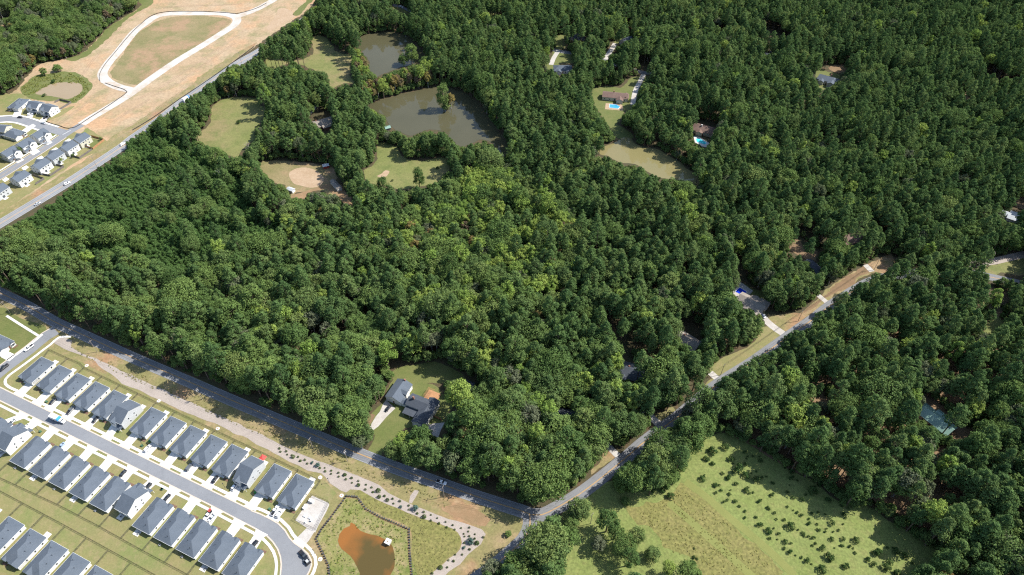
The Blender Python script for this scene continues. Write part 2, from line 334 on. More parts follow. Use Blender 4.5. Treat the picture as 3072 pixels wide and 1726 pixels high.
# ponds
pond_u = zp(2, (905, 310), (940, 262), (1050, 240), (1150, 235), (1255, 268), (1370, 385), (1372, 440), (1320, 460), (1200, 492), (1060, 545), (1030, 560), (985, 500), (985, 440), (930, 380), (905, 345))
pond_l = zp(2, (965, 772), (1050, 732), (1200, 690), (1340, 655), (1490, 620), (1560, 640), (1640, 660), (1740, 720), (1800, 800), (1850, 870)) + zp(3, (60, 900), (110, 960), (160, 1040), (180, 1110), (130, 1130), (70, 1060)) + zp(2, (1920, 1085), (1870, 1035), (1800, 1010), (1720, 1042), (1640, 1062), (1575, 1010), (1540, 960), (1420, 940), (1340, 965), (1280, 985), (1240, 970), (1150, 930), (1110, 870), (1080, 830))
pond_r = zp(3, (820, 1080), (930, 1040), (1000, 1003), (1060, 1000), (1130, 1060), (1250, 1080), (1330, 1120), (1450, 1200), (1560, 1300), (1565, 1345), (1440, 1302), (1290, 1292), (1180, 1240), (1100, 1190), (1000, 1180), (900, 1130), (850, 1120))
for nm, px, m_, lb in (('pond', pond_u, M['pond'], 'upper murky brown pond in the trees'), ('pond', pond_l, M['pond'], 'large murky pond with a small wooded islet'), ('pond', pond_r, M['pond_olive'], 'olive tan pond below the brown roofed house with pool')):
    CLEAR.append(px); prop(patch(nm, [G(*q) for q in px], .06, m_, lb, .9, seed=1), cat='pond')
# under the trees the ponds run on a little past what shows
# house yards in the woods
yard_p = zp(3, (790, 655), (870, 625), (1000, 632), (1060, 572), (1140, 550), (1200, 556), (1180, 600), (1125, 612), (1112, 700), (1085, 780), (1030, 800), (965, 905), (950, 960), (930, 930), (880, 870), (830, 800), (800, 740))
patch('lawn', clear(yard_p), .03, M['lawn_green'], 'bright lawn around the brown roofed house with a pool deck', .8, seed=11)
for i, (k, pts, m_, lb) in enumerate((
    (3, [(525, 262), (590, 255), (595, 340), (528, 352)], 'lawn_green', 'small lawn by the far grey roofed house'),
    (3, [(430, 460), (480, 455), (500, 380), (520, 362), (600, 372), (640, 400), (650, 455), (560, 460), (520, 500), (440, 500)], 'lawn_green', 'yard of the grey hipped house among pines'),
    (3, [(890, 420), (945, 310), (1000, 260), (1070, 250), (1060, 280), (960, 345), (915, 420)], 'lawn_green', 'lawn beside the pale far driveway'),
    (3, [(0, 95), (60, 80), (170, 70), (165, 90), (60, 105), (0, 110)], 'pasture', 'thin strip of grass in the far wood'),
    (2, [(1140, 40), (1200, 50), (1280, 80), (1270, 110), (1180, 75), (1130, 50)], 'lawn_green', 'grassy gap in the far wood by the truck'),
    (4, [(450, 505), (520, 500), (560, 520), (650, 545), (640, 600), (600, 625), (520, 650), (480, 590), (470, 540)], 'lawn_green', 'lawn around the slate roofed house in the pine wood'),
    (4, [(560, 490), (640, 470), (700, 480), (720, 510), (650, 530)], 'straw', 'pine straw slope behind the slate roofed house'),
    (11, [(1590, 760), (1610, 715), (1700, 760), (1800, 800), (1800, 900), (1790, 950), (1740, 950), (1700, 900), (1620, 860), (1560, 800)], 'lawn_green', 'yard around the house with the blue pool'),
    (11, [(1400, 1340), (1480, 1270), (1600, 1220), (1720, 1150), (1750, 1060), (1800, 1040), (1860, 1030), (1800, 985), (1929, 965), (1929, 1140), (1790, 1200), (1640, 1310), (1540, 1400), (1420, 1400)], 'lawn', 'roadside lawn with striped mowing below the pool house'),
    (12, [(60, 985), (250, 940), (330, 925), (450, 820), (560, 720), (700, 640), (800, 585), (850, 560), (960, 510), (990, 560), (980, 620), (940, 650), (830, 650), (720, 700), (700, 770), (600, 800), (560, 800), (520, 880), (440, 920), (340, 975), (290, 1050), (170, 1070)], 'verge', 'mown verge above the bending lane with straw coloured edge'),
    (12, [(1655, 610), (1790, 570), (1929, 540), (1960, 660), (1760, 650), (1720, 685), (1660, 650)], 'pasture', 'field between two lanes at the wood edge'),
    (12, [(1620, 845), (1700, 830), (1690, 870), (1630, 900)], 'pasture', 'small grassy gap under the power line'),
    (12, [(1690, 970), (1760, 970), (1770, 1060), (1700, 1090), (1600, 1130), (1640, 1060)], 'pasture', 'grassy power line cutting in the wood'),
    (12, [(1850, 130), (1929, 90), (1960, 180), (1880, 180)], 'dirt', 'bare earth clearing at the wood edge'),
    (12, [(640, 440), (720, 330), (760, 350), (760, 420), (720, 440)], 'straw', 'brown yard of the brick house hidden by pines'),
    (12, [(210, 400), (290, 400), (350, 470), (420, 480), (440, 520), (420, 560), (390, 560), (260, 500), (220, 450)], 'straw', 'shady clearing of pine straw in the wood'),
    (9, [(1230, 180), (1330, 200), (1470, 330), (1480, 360), (1640, 410), (1560, 480), (1500, 460), (1390, 410), (1330, 370), (1240, 300)], 'straw', 'straw coloured clearing around the green metal roof'),
    (9, [(370, 140), (480, 130), (570, 190), (560, 210), (400, 170)], 'straw', 'shaded pine straw gap in the lower wood'),
    (4, [(1545, 655), (1580, 660), (1610, 690), (1600, 715), (1560, 720)], 'dirt', 'tiny clearing with a pale drive in the far pines'),
    (8, [(1240, 285), (1300, 265), (1370, 235), (1400, 270), (1330, 320), (1280, 330)], 'lawn', 'sunny lawn around the leaning pine beside the lane'),
    (8, [(860, 590), (890, 540), (945, 600), (890, 640), (780, 715), (770, 690), (850, 640)], 'verge', 'strip of grass between the lane and the wood'),
    (10, [(905, 1400), (950, 1340), (1240, 1300), (1440, 1400), (1440, 1430), (1000, 1447)], 'lawn_green', 'shaded grass behind the white cottage'),
    (1, [(0, 75), (80, 70), (90, 100), (40, 115), (0, 120)], 'pasture', 'grassy gap in the wood behind the building site'),
    (1, [(0, 170), (50, 180), (60, 200), (20, 225), (0, 228)], 'red_dirt', 'orange bare patch in the wood behind the building site'),
    )):
    px = zp(k, *pts); patch('clearing' if m_ in ('straw', 'red_dirt', 'dirt') else 'lawn', clear(px), .025 + .001 * (i % 5), M[m_], lb, .7, seed=20 + i)
patch('lawn', clear(zp(3, (880, 868), (960, 900), (1060, 955), (1085, 1000), (1000, 1005), (955, 985), (900, 905))), .032, M['lawn_green'], 'shaded grass between the pool deck house and the olive pond', .5, seed=3)
patch('lawn', (lambda q_: [G(*w_) for w_ in q_])(zp(8, (1480, 240), (1530, 150), (1590, 85), (1650, 30), (1705, 40), (1645, 115), (1565, 205), (1505, 265))), .034, M['lawn'], 'grass strip beside the lane above the leaning pine', .4, seed=5)
patch('straw_floor', [G(*q) for q in zp(0, (2180, 1290), (2280, 1110), (2480, 1010), (2700, 960), (3120, 980), (3160, 1600), (2820, 1640), (2620, 1510), (2400, 1420), (2290, 1360))], .012, M['straw'], 'pinkish pine straw floor under the lower right wood', 2.5)
patch('straw_bank', zg(12, (330, 930), (440, 850), (500, 800), (560, 740), (690, 650), (790, 590), (830, 600), (820, 640), (720, 690), (700, 740), (560, 790), (470, 850), (400, 910)), .05, M['straw'], 'pinkish pine straw bank above the bending lane', .8)
# cottage yard
yard_c = zp(7, (925, 350), (1000, 280), (1060, 215), (1095, 190), (1130, 60), (1200, 10), (1290, 45), (1460, 70), (1500, 130), (1590, 175), (1590, 245), (1520, 300), (1535, 345), (1500, 400), (1480, 455), (1440, 440), (1410, 390), (1350, 370), (1240, 385), (1200, 425), (1090, 520), (1060, 590), (970, 560), (1020, 440), (985, 400), (960, 380))
patch('lawn', clear(yard_c), .03, M['lawn_green'], 'lawn around the white cottage with grey roofs', .6)
patch('bare_ground', zg(7, (920, 350), (1000, 280), (1025, 290), (1000, 350), (970, 385)), .05, M['straw'], 'brown bare ground left of the cottage drive', .5)
slab('driveway', zg(7, (1105, 180), (1172, 240), (1110, 300), (1050, 370), (1010, 400), (978, 388), (1030, 300), (1060, 265), (1085, 205)), 0, .1, M['old_concrete'], 'weathered concrete drive of the white cottage', 'driveway')
slab('concrete_pad', zg(7, (1390, 365), (1450, 350), (1530, 342), (1500, 400), (1482, 452), (1445, 440), (1415, 395)), 0, .1, M['old_concrete'], 'concrete parking pad behind the white cottage', 'pad')
# everything below the shaded road: the triangle of open land and the near estate
tri_px = zp(0, (-60, 820), (0, 852), (137, 936), (232, 986), (415, 1064), (593, 1137), (700, 1187), (800, 1227), (930, 1292), (1010, 1322), (1075, 1352), (1105, 1358), (1198, 1391), (1330, 1440), (1500, 1499), (1590, 1535), (1640, 1520), (1600, 1560), (1575, 1590), (1560, 1640), (1500, 1675), (1450, 1726), (1400, 1800), (-120, 1800), (-120, 860))
CLEAR.append([(x, y + 13) if y < 1530 else (x, y) for x, y in tri_px])
patch('verge', [G(*q) for q in tri_px], .02, M['verge'], 'dry tan grass along the shaded road above the near estate', .3, step=6, sm=False)
# meadow
mead = zp(0, (2072, 1358), (2122, 1310), (2188, 1313), (2250, 1352), (2304, 1375), (2345, 1412), (2408, 1441), (2474, 1478), (2515, 1520), (2582, 1534), (2619, 1536), (2690, 1585), (2748, 1632), (2802, 1661), (2802, 1690), (2739, 1706), (2714, 1760), (2140, 1780), (2110, 1726), (2072, 1664), (1985, 1640), (1948, 1582), (1890, 1560), (1877, 1528), (1981, 1495), (2030, 1449), (2060, 1408))
CLEAR.append(mead)
big = [G(*q) for q in zp(0, (1600, 1590), (1680, 1545), (1830, 1440), (1960, 1330), (2080, 1250), (2130, 1300), (2188, 1300), (2260, 1345), (2360, 1400), (2430, 1440), (2520, 1500), (2600, 1525), (2700, 1580), (2830, 1660), (2850, 1720), (2780, 1800), (1480, 1820), (1500, 1700))]
patch('meadow', big, .02, M['meadow'], 'wide yellow green meadow dotted with young cedars', 1.5)
patch('tall_grass_field', zg(8, (1060, 960), (1280, 900), (1400, 790), (1470, 780), (1620, 920), (1929, 1190), (2100, 1380), (2150, 1460), (1560, 1500), (1500, 1300), (1300, 1240), (1200, 1100), (1090, 1080)), .035, M['tall_grass'], 'unmown darker part of the meadow beside the lane trees', 1.5, seed=2)
mow = mat('mown_track', (.165, .17, .05), (.14, .152, .042), .08, fine=.15)
for k_, pts in enumerate(([(1340, 920), (1480, 1040), (1650, 1190), (1850, 1370), (1960, 1470)], [(1460, 770), (1600, 870), (1780, 1030), (1929, 1150), (2100, 1300), (2250, 1450)])):
    c_ = smooth_loop(zg(8, *pts), 3, False); prop(strip_mesh('mown_track', c_, -2.0, 2.0, .05, mow), ['mown track through the unmown grass', 'mown track between the unmown grass and the cedar rows'][k_], 'track', kind='structure')
m2 = zp(8, (700, 1300), (860, 1325), (900, 1440), (980, 1500), (560, 1500), (640, 1400)); CLEAR.append(m2)
m3 = zp(8, (745, 865), (900, 745), (935, 785), (875, 855), (985, 850), (1000, 885), (960, 930), (865, 985), (800, 1050), (765, 1060), (785, 965), (770, 905)); CLEAR.append(m3)
# ------------------------------------------------------------------ roads
HW = zg(0, (1010, -20), (900, 70), (830, 120), (771, 158), (715, 190), (610, 260), (545, 308), (475, 362), (400, 414), (372, 437), (275, 502), (200, 551), (100, 612), (40, 648), (-60, 708))
hw, hwc = road('highway', HW, 10.5, .08, M['highway'], 'two lane highway past the building site and the far estate')
RA = zg(0, (-60, 848), (0, 879), (83, 919), (166, 967), (240, 1001), (340, 1047), (425, 1085), (560, 1143), (720, 1212), (950, 1309), (1080, 1363), (1200, 1409), (1300, 1444), (1400, 1480), (1500, 1513), (1560, 1532), (1590, 1543))
ra, rac = road('road', RA, 7.2, .08, M['lane'], 'shaded two lane road along the wood above the near estate')
RB = zg(0, (1590, 1545), (1625, 1545), (1670, 1524), (1740, 1482), (1815, 1425), (1881, 1371), (1927, 1331), (1989, 1284), (2039, 1246), (2120, 1178), (2180, 1135), (2247, 1093), (2292, 1062), (2396, 988), (2438, 959), (2483, 923), (2529, 893), (2566, 869), (2620, 842), (2703, 824), (2823, 812), (2900, 818), (2973, 832), (3100, 860))
rb, rbc = road('lane', RB, 7.2, .09, M['lane'], 'country lane climbing from the junction along the meadow trees', edges=False)
RC = zg(0, (1588, 1540), (1590, 1575), (1572, 1618), (1520, 1667), (1475, 1706), (1420, 1745), (1360, 1790))
rc, _ = road('lane', RC, 7.2, .085, M['lane'], 'short lane dropping from the junction to the bottom edge', edges=False)
for pl in (zp(0, (1560, 1510), (1625, 1520), (1640, 1545), (1610, 1585), (1560, 1640), (1525, 1675), (1560, 1600), (1555, 1560), (1535, 1540)),
           zp(0, (1655, 1535), (1660, 1508), (1760, 1440), (1870, 1350), (1935, 1298), (1950, 1310), (1930, 1340), (1840, 1420), (1770, 1472), (1690, 1530)),
           zp(8, (1150, 470), (1240, 380), (1400, 280), (1450, 250), (1450, 290), (1360, 370), (1220, 450))): CLEAR.append(pl)
for pl in (zp(12, (280, 1060), (400, 985), (450, 960), (430, 1000), (310, 1075)), zp(12, (1030, 660), (1150, 635), (1200, 640), (1150, 665), (1050, 680)), zp(12, (1580, 575), (1700, 555), (1929, 500), (1929, 540), (1700, 590)), zp(12, (1660, 670), (1730, 680), (1720, 710), (1660, 690)),
           zp(2, (0, 440), (90, 385), (180, 350), (185, 385), (100, 440), (40, 475)), zp(2, (1135, 25), (1210, 35), (1280, 75), (1270, 95), (1190, 65))): CLEAR.append(pl)
road('gravel_lane', zg(12, (1500, 590), (1600, 578), (1700, 567), (1800, 545), (1929, 515), (2050, 480)), 6, .085, M['gravel'], 'grey gravel lane at the right edge under the power line', None, False)
road('woodland_road', zg(2, (1060, -20), (1140, 32), (1210, 50), (1290, 85), (1400, 150)), 5, .07, M['lane'], 'dark lane crossing the far wood near the top edge', None, False)
road('estate_road', zg(3, (480, 350), (540, 370), (640, 385), (760, 400), (880, 430), (960, 470), (1060, 500), (1150, 525), (1240, 530), (1330, 520)), 6, .07, M['lane'], 'shaded lane between the houses in the far pines', None, False)
CLEAR.append(zp(3, (920, 445), (990, 465), (1000, 490), (930, 475))); CLEAR.append(zp(3, (1125, 515), (1220, 520), (1210, 545), (1120, 540)))
for nm, k, pts, w_, lb in (('driveway', 3, [(1160, 540), (1140, 580), (1100, 660), (1080, 760)], 4.5, 'pale drive beside the brown roofed house with a pool deck'), ('driveway', 3, [(490, 470), (510, 420), (545, 365)], 4.5, 'pale drive of the grey hipped house among pines'), ('driveway', 3, [(880, 430), (920, 370), (955, 315)], 5, 'pale drive rising to a far house'),
     ('driveway', 11, [(1770, 950), (1800, 990), (1850, 1035), (1929, 1090)], 5, 'pale curved drive of the house with the blue pool'), ('driveway', 12, [(440, 810), (510, 870), (530, 900)], 3.5, 'concrete drive meeting the lane below the pines'), ('driveway', 12, [(780, 590), (830, 640)], 4, 'short drive near the bend of the lane'), ('driveway', 8, [(870, 470), (920, 530), (975, 585)], 3.6, 'concrete drive coming out of the trees onto the lane'), ('driveway', 8, [(1170, 255), (1220, 310), (1270, 355)], 4.5, 'pale drive beside the leaning pine'), ('driveway', 11, [(1400, 1370), (1470, 1430), (1500, 1447)], 4.2, 'concrete drive by the roadside lawn')):
    px = zp(k, *pts); c_ = smooth_loop([G(*q) for q in px], 2, False)
    prop(strip_mesh(nm, c_, -w_ / 2, w_ / 2, .075, M['old_concrete']), lb, 'driveway', kind='structure')
    CLEAR.append([(q[0] - 8, q[1] - 4) for q in px] + [(q[0] + 8, q[1] + 4) for q in px[::-1]])
# unfinished loop road
nr = mesh_obj
LOOP = zg(1, (770, 590), (745, 555), (745, 520), (790, 450), (860, 370), (930, 280), (990, 215), (1060, 165), (1120, 125), (1210, 102), (1350, 98), (1500, 98), (1610, 100), (1690, 118), (1715, 145), (1690, 185), (1600, 245), (1450, 340), (1300, 430), (1180, 510), (1060, 595), (960, 670), (860, 735), (700, 830), (590, 900))
prop(strip_mesh('unfinished_road', smooth_loop(LOOP, 3, False), -4.6, 4.6, .09, M['newroad']), 'pale unpaved loop road of the building site', 'road', kind='structure')
prop(strip_mesh('unfinished_road', smooth_loop(zg(1, (745, 560), (790, 600), (870, 635), (960, 655)), 3, False), -4.6, 4.6, .10, M['newroad']), 'short link closing the pale unpaved loop', 'road', kind='structure')
prop(strip_mesh('unfinished_road', smooth_loop(zg(1, (1690, 130), (1760, 105), (1840, 75), (1929, 30), (2010, -20), (2060, -60)), 3, False), -4.6, 4.6, .11, M['newroad']), 'pale unpaved spur leaving the loop at the top', 'road', kind='structure')
# far estate streets
FE = smooth_loop(zg(13, (-150, 1440), (0, 1350), (200, 1225), (420, 1085), (640, 945), (840, 815), (960, 735), (1060, 670), (1180, 600)), 3, False)
o_ = strip_mesh('estate_street', FE, -3.8, 3.8, .10, M['asphalt']); prop(o_, 'grey street of the far estate running up to the unfinished road', 'road', kind='structure')
strip_mesh('centre_line', FE[:len(FE) * 2 // 3], -.08, .08, .12, M['yellow'], o_)
FE2 = smooth_loop(zg(13, (-200, 530), (0, 525), (150, 515), (300, 530), (450, 575), (600, 625), (780, 680), (930, 720)), 3, False)
o_ = strip_mesh('estate_street', FE2, -4.2, 4.2, .11, M['asphalt']); prop(o_, 'curving grey side street of the far estate', 'road', kind='structure')
for i in range(7):
    x0 = 905 + i * 17; y0 = 742 - i * 9
    mesh_obj('crosswalk_bar', [(*q, .14) for q in zg(13, (x0, y0 + 10), (x0 + 8, y0 + 5), (x0 + 18, y0 - 8), (x0 + 9, y0 - 3))], [(0, 1, 2, 3)], M['white'], o_)
for i, (c_, d0, d1, lb) in enumerate(((FE, 4.0, 4.7, 'kerb on the upper side of the far estate street'), (FE, -4.7, -4.0, 'kerb on the lower side of the far estate street'), (FE, 6.0, 7.5, 'sidewalk on the upper side of the far estate street'), (FE2, 4.4, 6.2, 'sidewalk on the upper side of the curving side street'), (FE2, -6.2, -4.4, 'sidewalk on the inner side of the curving side street'))):
    prop(strip_mesh('kerb' if i < 2 else 'sidewalk', c_[:-5] if i < 3 else c_[:-3], d0, d1, .16, M['kerb'] if i < 2 else M['concrete']), lb, 'kerb' if i < 2 else 'sidewalk', kind='structure')

ruts = mat('rutted_earth', tuple(np.array((.27, .18, .115)) * .85), (.3, .22, .15), .1, fine=.2)
for i, pts in enumerate(([(590, 560), (640, 480), (720, 380), (820, 260), (930, 150), (1040, 70)], [(700, 690), (560, 800), (420, 900)], [(1000, 720), (1150, 640), (1350, 510), (1600, 340), (1800, 200)], [(1100, 700), (1300, 590), (1500, 450), (1700, 310)], [(1180, 60), (1350, 45), (1550, 40), (1750, 30)], [(820, 880), (960, 790), (1080, 720)], [(900, 930), (1050, 850), (1200, 740), (1400, 600)])):
    c_ = smooth_loop(zg(1, *pts), 3, False); o_ = strip_mesh('wheel_rut', c_, -1.2, -.7, .075, ruts); prop(o_, ['wheel ruts left of the loop road', 'wheel ruts across the bare lots', 'long wheel ruts between the loop road and the highway', 'wheel ruts nearest the highway verge', 'wheel ruts above the top of the loop road', 'short wheel ruts by the far estate end', 'wheel ruts along the lower verge of the site'][i], 'wheel ruts', kind='structure'); strip_mesh('rut', c_, .7, 1.2, .075, ruts, o_)
# ------------------------------------------------------------------ trees
rng = np.random.default_rng(7)
M['bark'] = mat('bark', (.10, .07, .05), (.14, .105, .08), .8, fine=.2)
M['pale_bark'] = mat('pale_bark', (.33, .30, .27), (.25, .23, .21), .8, fine=.2)
M['pine'] = leaf_mat('pine_needles', [(.056, .1, .036), (.084, .138, .045), (.108, .164, .052), (.066, .114, .04), (.13, .18, .06)])
M['young_pine'] = leaf_mat('young_pine_needles', [(.062, .116, .036), (.084, .146, .044), (.072, .13, .04)])
M['oak'] = leaf_mat('oak_leaves', [(.068, .115, .036), (.1, .155, .045), (.126, .182, .052), (.084, .132, .046), (.15, .195, .06)])
M['poplar'] = leaf_mat('yellow_green_leaves', [(.15, .228, .05), (.188, .265, .058), (.22, .28, .064), (.165, .24, .054)])
M['autumn'] = leaf_mat('autumn_leaves', [(.19, .13, .06), (.22, .18, .06), (.17, .14, .065), (.15, .11, .075), (.23, .2, .06)])
M['grey_green'] = leaf_mat('grey_green_leaves', [(.10, .125, .062), (.125, .145, .08), (.11, .125, .075)])
M['cedar'] = leaf_mat('cedar_leaves', [(.042, .08, .026), (.06, .1, .032), (.07, .108, .036)])
M['spruce'] = leaf_mat('blue_spruce_needles', [(.085, .14, .115), (.10, .16, .13)])
M['evergreen'] = leaf_mat('evergreen_shrub', [(.04, .08, .024), (.075, .125, .03)])
M['weed'] = leaf_mat('weeds', [(.11, .13, .035), (.16, .16, .05), (.085, .11, .03), (.2, .17, .06)], patch=.9)
def card_mesh(cen, nrm, size):
    n = len(cen); nrm = nrm / np.linalg.norm(nrm, axis=1, keepdims=True)
    a = rng.normal(size=(n, 3)); t = np.cross(nrm, a); t /= np.linalg.norm(t, axis=1, keepdims=True); b = np.cross(nrm, t)
    s = (np.asarray(size).reshape(-1, 1) * np.ones((n, 1))); asp = rng.uniform(.6, 1.0, (n, 1))
    v = np.stack([cen - t * s, cen - b * s * asp + nrm * s * .25, cen + t * s, cen + b * s * asp + nrm * s * .25], 1).reshape(-1, 3)
    return v
def sph(n, zmin=-1.):
    z = rng.uniform(zmin, 1, n); a = rng.uniform(0, 2 * math.pi, n); r = np.sqrt(1 - z * z)
    return np.stack([r * np.cos(a), r * np.sin(a), z], 1)
def crown_cards(clumps, per, size, jit=.45, up=.25, zmin=-.35):
    C, Nn, S = [], [], []
    for (c, r) in clumps:
        d = sph(per, zmin); k = rng.uniform(.66, 1.02, (per, 1)) + rng.exponential(.09, (per, 1))
        C.append(np.array(c) + d * np.array(r) * k); Nn.append(d + rng.normal(size=(per, 3)) * jit + np.array([0, 0, up])); S.append(rng.uniform(.7, 1.25, per) * size)
    return card_mesh(np.concatenate(C), np.concatenate(Nn), np.concatenate(S))
def tree_mesh(name, cardv, trunk, leafmat, barkmat):
    """returns (trunk mesh, crown mesh, whole mesh)"""
    n = len(cardv) // 4
    def mk(nm, parts):
        vs, fs, mi, off = [], [], [], 0; mats = []
        for v, f, m_ in parts:
            vs.append(np.asarray(v, float)); fs += [tuple(i + off for i in q) for q in f]; mi += [len(mats)] * len(f); mats.append(m_); off += len(v)
        me = bpy.data.meshes.new(nm); me.from_pydata(np.concatenate(vs).tolist(), [], fs)
        for m_ in mats: me.materials.append(m_)
        me.polygons.foreach_set('material_index', mi); me.update(); return me
    cf = [(4 * i, 4 * i + 1, 4 * i + 2, 4 * i + 3) for i in range(n)]
    return mk(name + '_trunk', [(trunk.v, trunk.f, barkmat)]), mk(name + '_crown', [(cardv, cf, leafmat)]), mk(name, [(trunk.v, trunk.f, barkmat), (cardv, cf, leafmat)])
def limbs(mb, clumps, h0, r, k, droop=-.8):
    for c, rr in clumps[::k]:
        c = np.array(c); h = min(max(h0, c[2] + droop - .35 * math.hypot(c[0], c[1])), c[2]); mb.tube((0, 0, h), c, r, r * .3, 4)
def make_pine(H=21., rad=3.3, dens=1.):
    cl = []; z0 = .5 * H
    for i in range(int(24 * dens)):
        f = (i + rng.uniform()) / (24 * dens); z = z0 + f * (H - z0 - .6); prof = rad * max(.04, 1 - (abs(f - .3) / .72) ** 2.) ** .6
        a = i * 2.4 + rng.uniform(-.5, .5); rr = max(.0, prof - 1.0) * rng.uniform(.55, 1.1); s = rng.uniform(.85, 1.35) * (1.12 - .35 * f)
        cl.append(((rr * math.cos(a), rr * math.sin(a), z), (s * 1.15, s * 1.15, s * .75)))
    cl.append(((0, 0, H - .7), (.8, .8, .8)))
    t = MB(); t.tube((0, 0, -.3), (0, 0, H * .55), .26, .18, 7); t.tube((0, 0, H * .55), (0, 0, H - .6), .18, .04, 6); limbs(t, cl, H * .4, .07, 3)
    return crown_cards(cl, 62, .29, .42, .3), t
def make_young(H=9., rad=1.75):
    cl = []
    for i in range(15):
        f = (i + rng.uniform()) / 15; z = 1.2 + f * (H - 1.6); prof = rad * (1 - f) ** .55 + .3; a = i * 2.4
        rr = prof * .55 * rng.uniform(.5, 1.1); s = .45 + prof * .42; cl.append(((rr * math.cos(a), rr * math.sin(a), z), (s, s, s * .8)))
    t = MB(); t.tube((0, 0, -.2), (0, 0, H - .4), .12, .02, 5)
    return crown_cards(cl, 38, .25, .36, .3), t
def make_oak(H=16., rad=4.6, low=.38, lobes=46, tall=1.):
    cl = []; cz = H * (low + (1 - low) * .42); rz = H * (1 - low) * .52 * tall
    for i in range(lobes):
        d = sph(1, -.55)[0]; sh = 1 + .22 * noise.noise(Vector(d * 1.6) + Vector((H, rad, 0)))
        s = rng.uniform(.85, 1.45) * rad / 4.6; k = rng.uniform(.72, .98) * sh
        p = np.array([d[0] * (rad - s * .6) * k, d[1] * (rad - s * .6) * k, cz + d[2] * (rz - s * .4) * k]); cl.append((p, (s, s, s * .82)))
    for i in range(6):
        d = sph(1)[0]; cl.append((np.array([d[0] * rad * .4, d[1] * rad * .4, cz + d[2] * rz * .4]), (1.5, 1.5, 1.3)))
    t = MB(); t.tube((0, 0, -.3), (.1, 0, cz - rz * .4), .34, .24, 7); t.tube((.1, 0, cz - rz * .4), (0, 0, cz + rz * .5), .24, .06, 6); limbs(t, cl, H * .22, .09, 5)
    return crown_cards(cl, 50, .27, .42, .3), t
def make_bush(H=2.6, rad=1.6, lobes=14, low=.0):
    cl = []
    for i in range(lobes):
        d = sph(1, -.1)[0]; s = rng.uniform(.3, .5) * rad; cl.append((np.array([d[0] * rad * .65, d[1] * rad * .65, H * .4 + d[2] * H * .42]), (s, s, s)))
    t = MB(); t.tube((0, 0, -.1), (0, 0, H * .6), .08, .03, 5); limbs(t, cl, .2, .03, 3)
    return crown_cards(cl, 26, .2, .5, zmin=-.7), t
def make_cone(H=1.8, rad=.75):
    C = []
    n = 260; f = 1 - np.sqrt(rng.uniform(0, 1, n)); a = rng.uniform(0, 6.283, n); r = rad * (1 - f) * rng.uniform(.75, 1.05, n) + .05
    c = np.stack([r * np.cos(a), r * np.sin(a), .15 + f * (H - .2)], 1); nn = np.stack([np.cos(a), np.sin(a), .5 * np.ones(n)], 1) + rng.normal(size=(n, 3)) * .4
    t = MB(); t.tube((0, 0, -.1), (0, 0, H * .8), .05, .02, 5)
    return card_mesh(c, nn, rng.uniform(.1, .17, n)), t
def make_dead(H=14.):
    t = MB(); t.tube((0, 0, -.2), (.2, 0, H * .6), .28, .16, 6); t.tube((.2, 0, H * .6), (0, .3, H), .16, .03, 5); br = MB()
    for i in range(16):
        h = H * (.35 + .6 * i / 16); a = i * 2.4; L_ = (H - h) * .35 + 1.6; e = Vector((math.cos(a) * L_, math.sin(a) * L_, h + L_ * .6)); br.tube((.1, 0, h), e, .08, .02, 4)
        for k in range(3):
            a2 = a + rng.uniform(-1, 1); m_ = Vector((.1, 0, h)).lerp(e, .45 + .2 * k); br.tube(m_, m_ + Vector((math.cos(a2), math.sin(a2), .8)) * L_ * .4, .035, .01, 3)
    return br, t
PROTO = {}
def protos(kind, items):
    PROTO[kind] = items
protos('pine', [(tree_mesh('pine', *make_pine(H, r_), M['pine'], M['bark']), H, r_) for H, r_ in ((20, 3.4), (21.5, 3.1), (18.5, 3.3), (20.5, 3.8), (19, 3.6), (22, 3.4))] + [(tree_mesh('pine', *make_pine(H, r_, d_), M['pine'], M['bark']), H, r_) for H, r_, d_ in ((24, 4.3, 1.15), (17, 2.8, .7), (22.5, 4.5, .95))])
protos('young', [(tree_mesh('young_pine', *make_young(H, r_), M['young_pine'], M['bark']), H, r_) for H, r_ in ((8.2, 2.1), (7.6, 2.2), (9, 2.05))])
protos('oak', [(tree_mesh('broadleaf', *make_oak(H, r_, lo), M['oak'], M['bark']), H, r_) for H, r_, lo in ((16, 4.6, .35), (15, 5.2, .35), (18, 4.8, .42), (14, 4.2, .3), (17, 5.6, .36))] + [(tree_mesh('broadleaf', *make_oak(H, r_, lo, lb_), M['oak'], M['bark']), H, r_) for H, r_, lo, lb_ in ((18.5, 6.6, .38, 66), (17, 7.0, .36, 72))])
protos('poplar', [(tree_mesh('poplar', *make_oak(H, r_, lo, 36), M['poplar'], M['bark']), H, r_) for H, r_, lo in ((18, 3.8, .35), (16, 3.2, .3), (17, 4.4, .36))])
protos('autumn', [(tree_mesh('autumn', *make_oak(H, r_, lo, 34), M['autumn'], M['pale_bark']), H, r_) for H, r_, lo in ((13, 3.2, .3), (15, 3.8, .34))])
protos('grey', [(tree_mesh('grey_broadleaf', *make_oak(H, r_, lo, 40), M['grey_green'], M['pale_bark']), H, r_) for H, r_, lo in ((15, 4.2, .34), (13, 4.0, .3))])
protos('full', [(tree_mesh('full_broadleaf', *make_oak(H, r_, lo, 58), M['oak'], M['bark']), H, r_) for H, r_, lo in ((15, 4.6, .05), (13, 4.4, .04))])
protos('small', [(tree_mesh('understorey', *make_oak(H, r_, lo, 22), M['oak'], M['bark']), H, r_) for H, r_, lo in ((7, 2.4, .12), (6, 2.6, .1), (8.5, 2.5, .15))])
protos('cedar', [(tree_mesh('cedar', *make_bush(H, r_), M['cedar'], M['bark']), H, r_) for H, r_ in ((2.4, 1.5), (3.0, 1.6), (2.0, 1.4))])
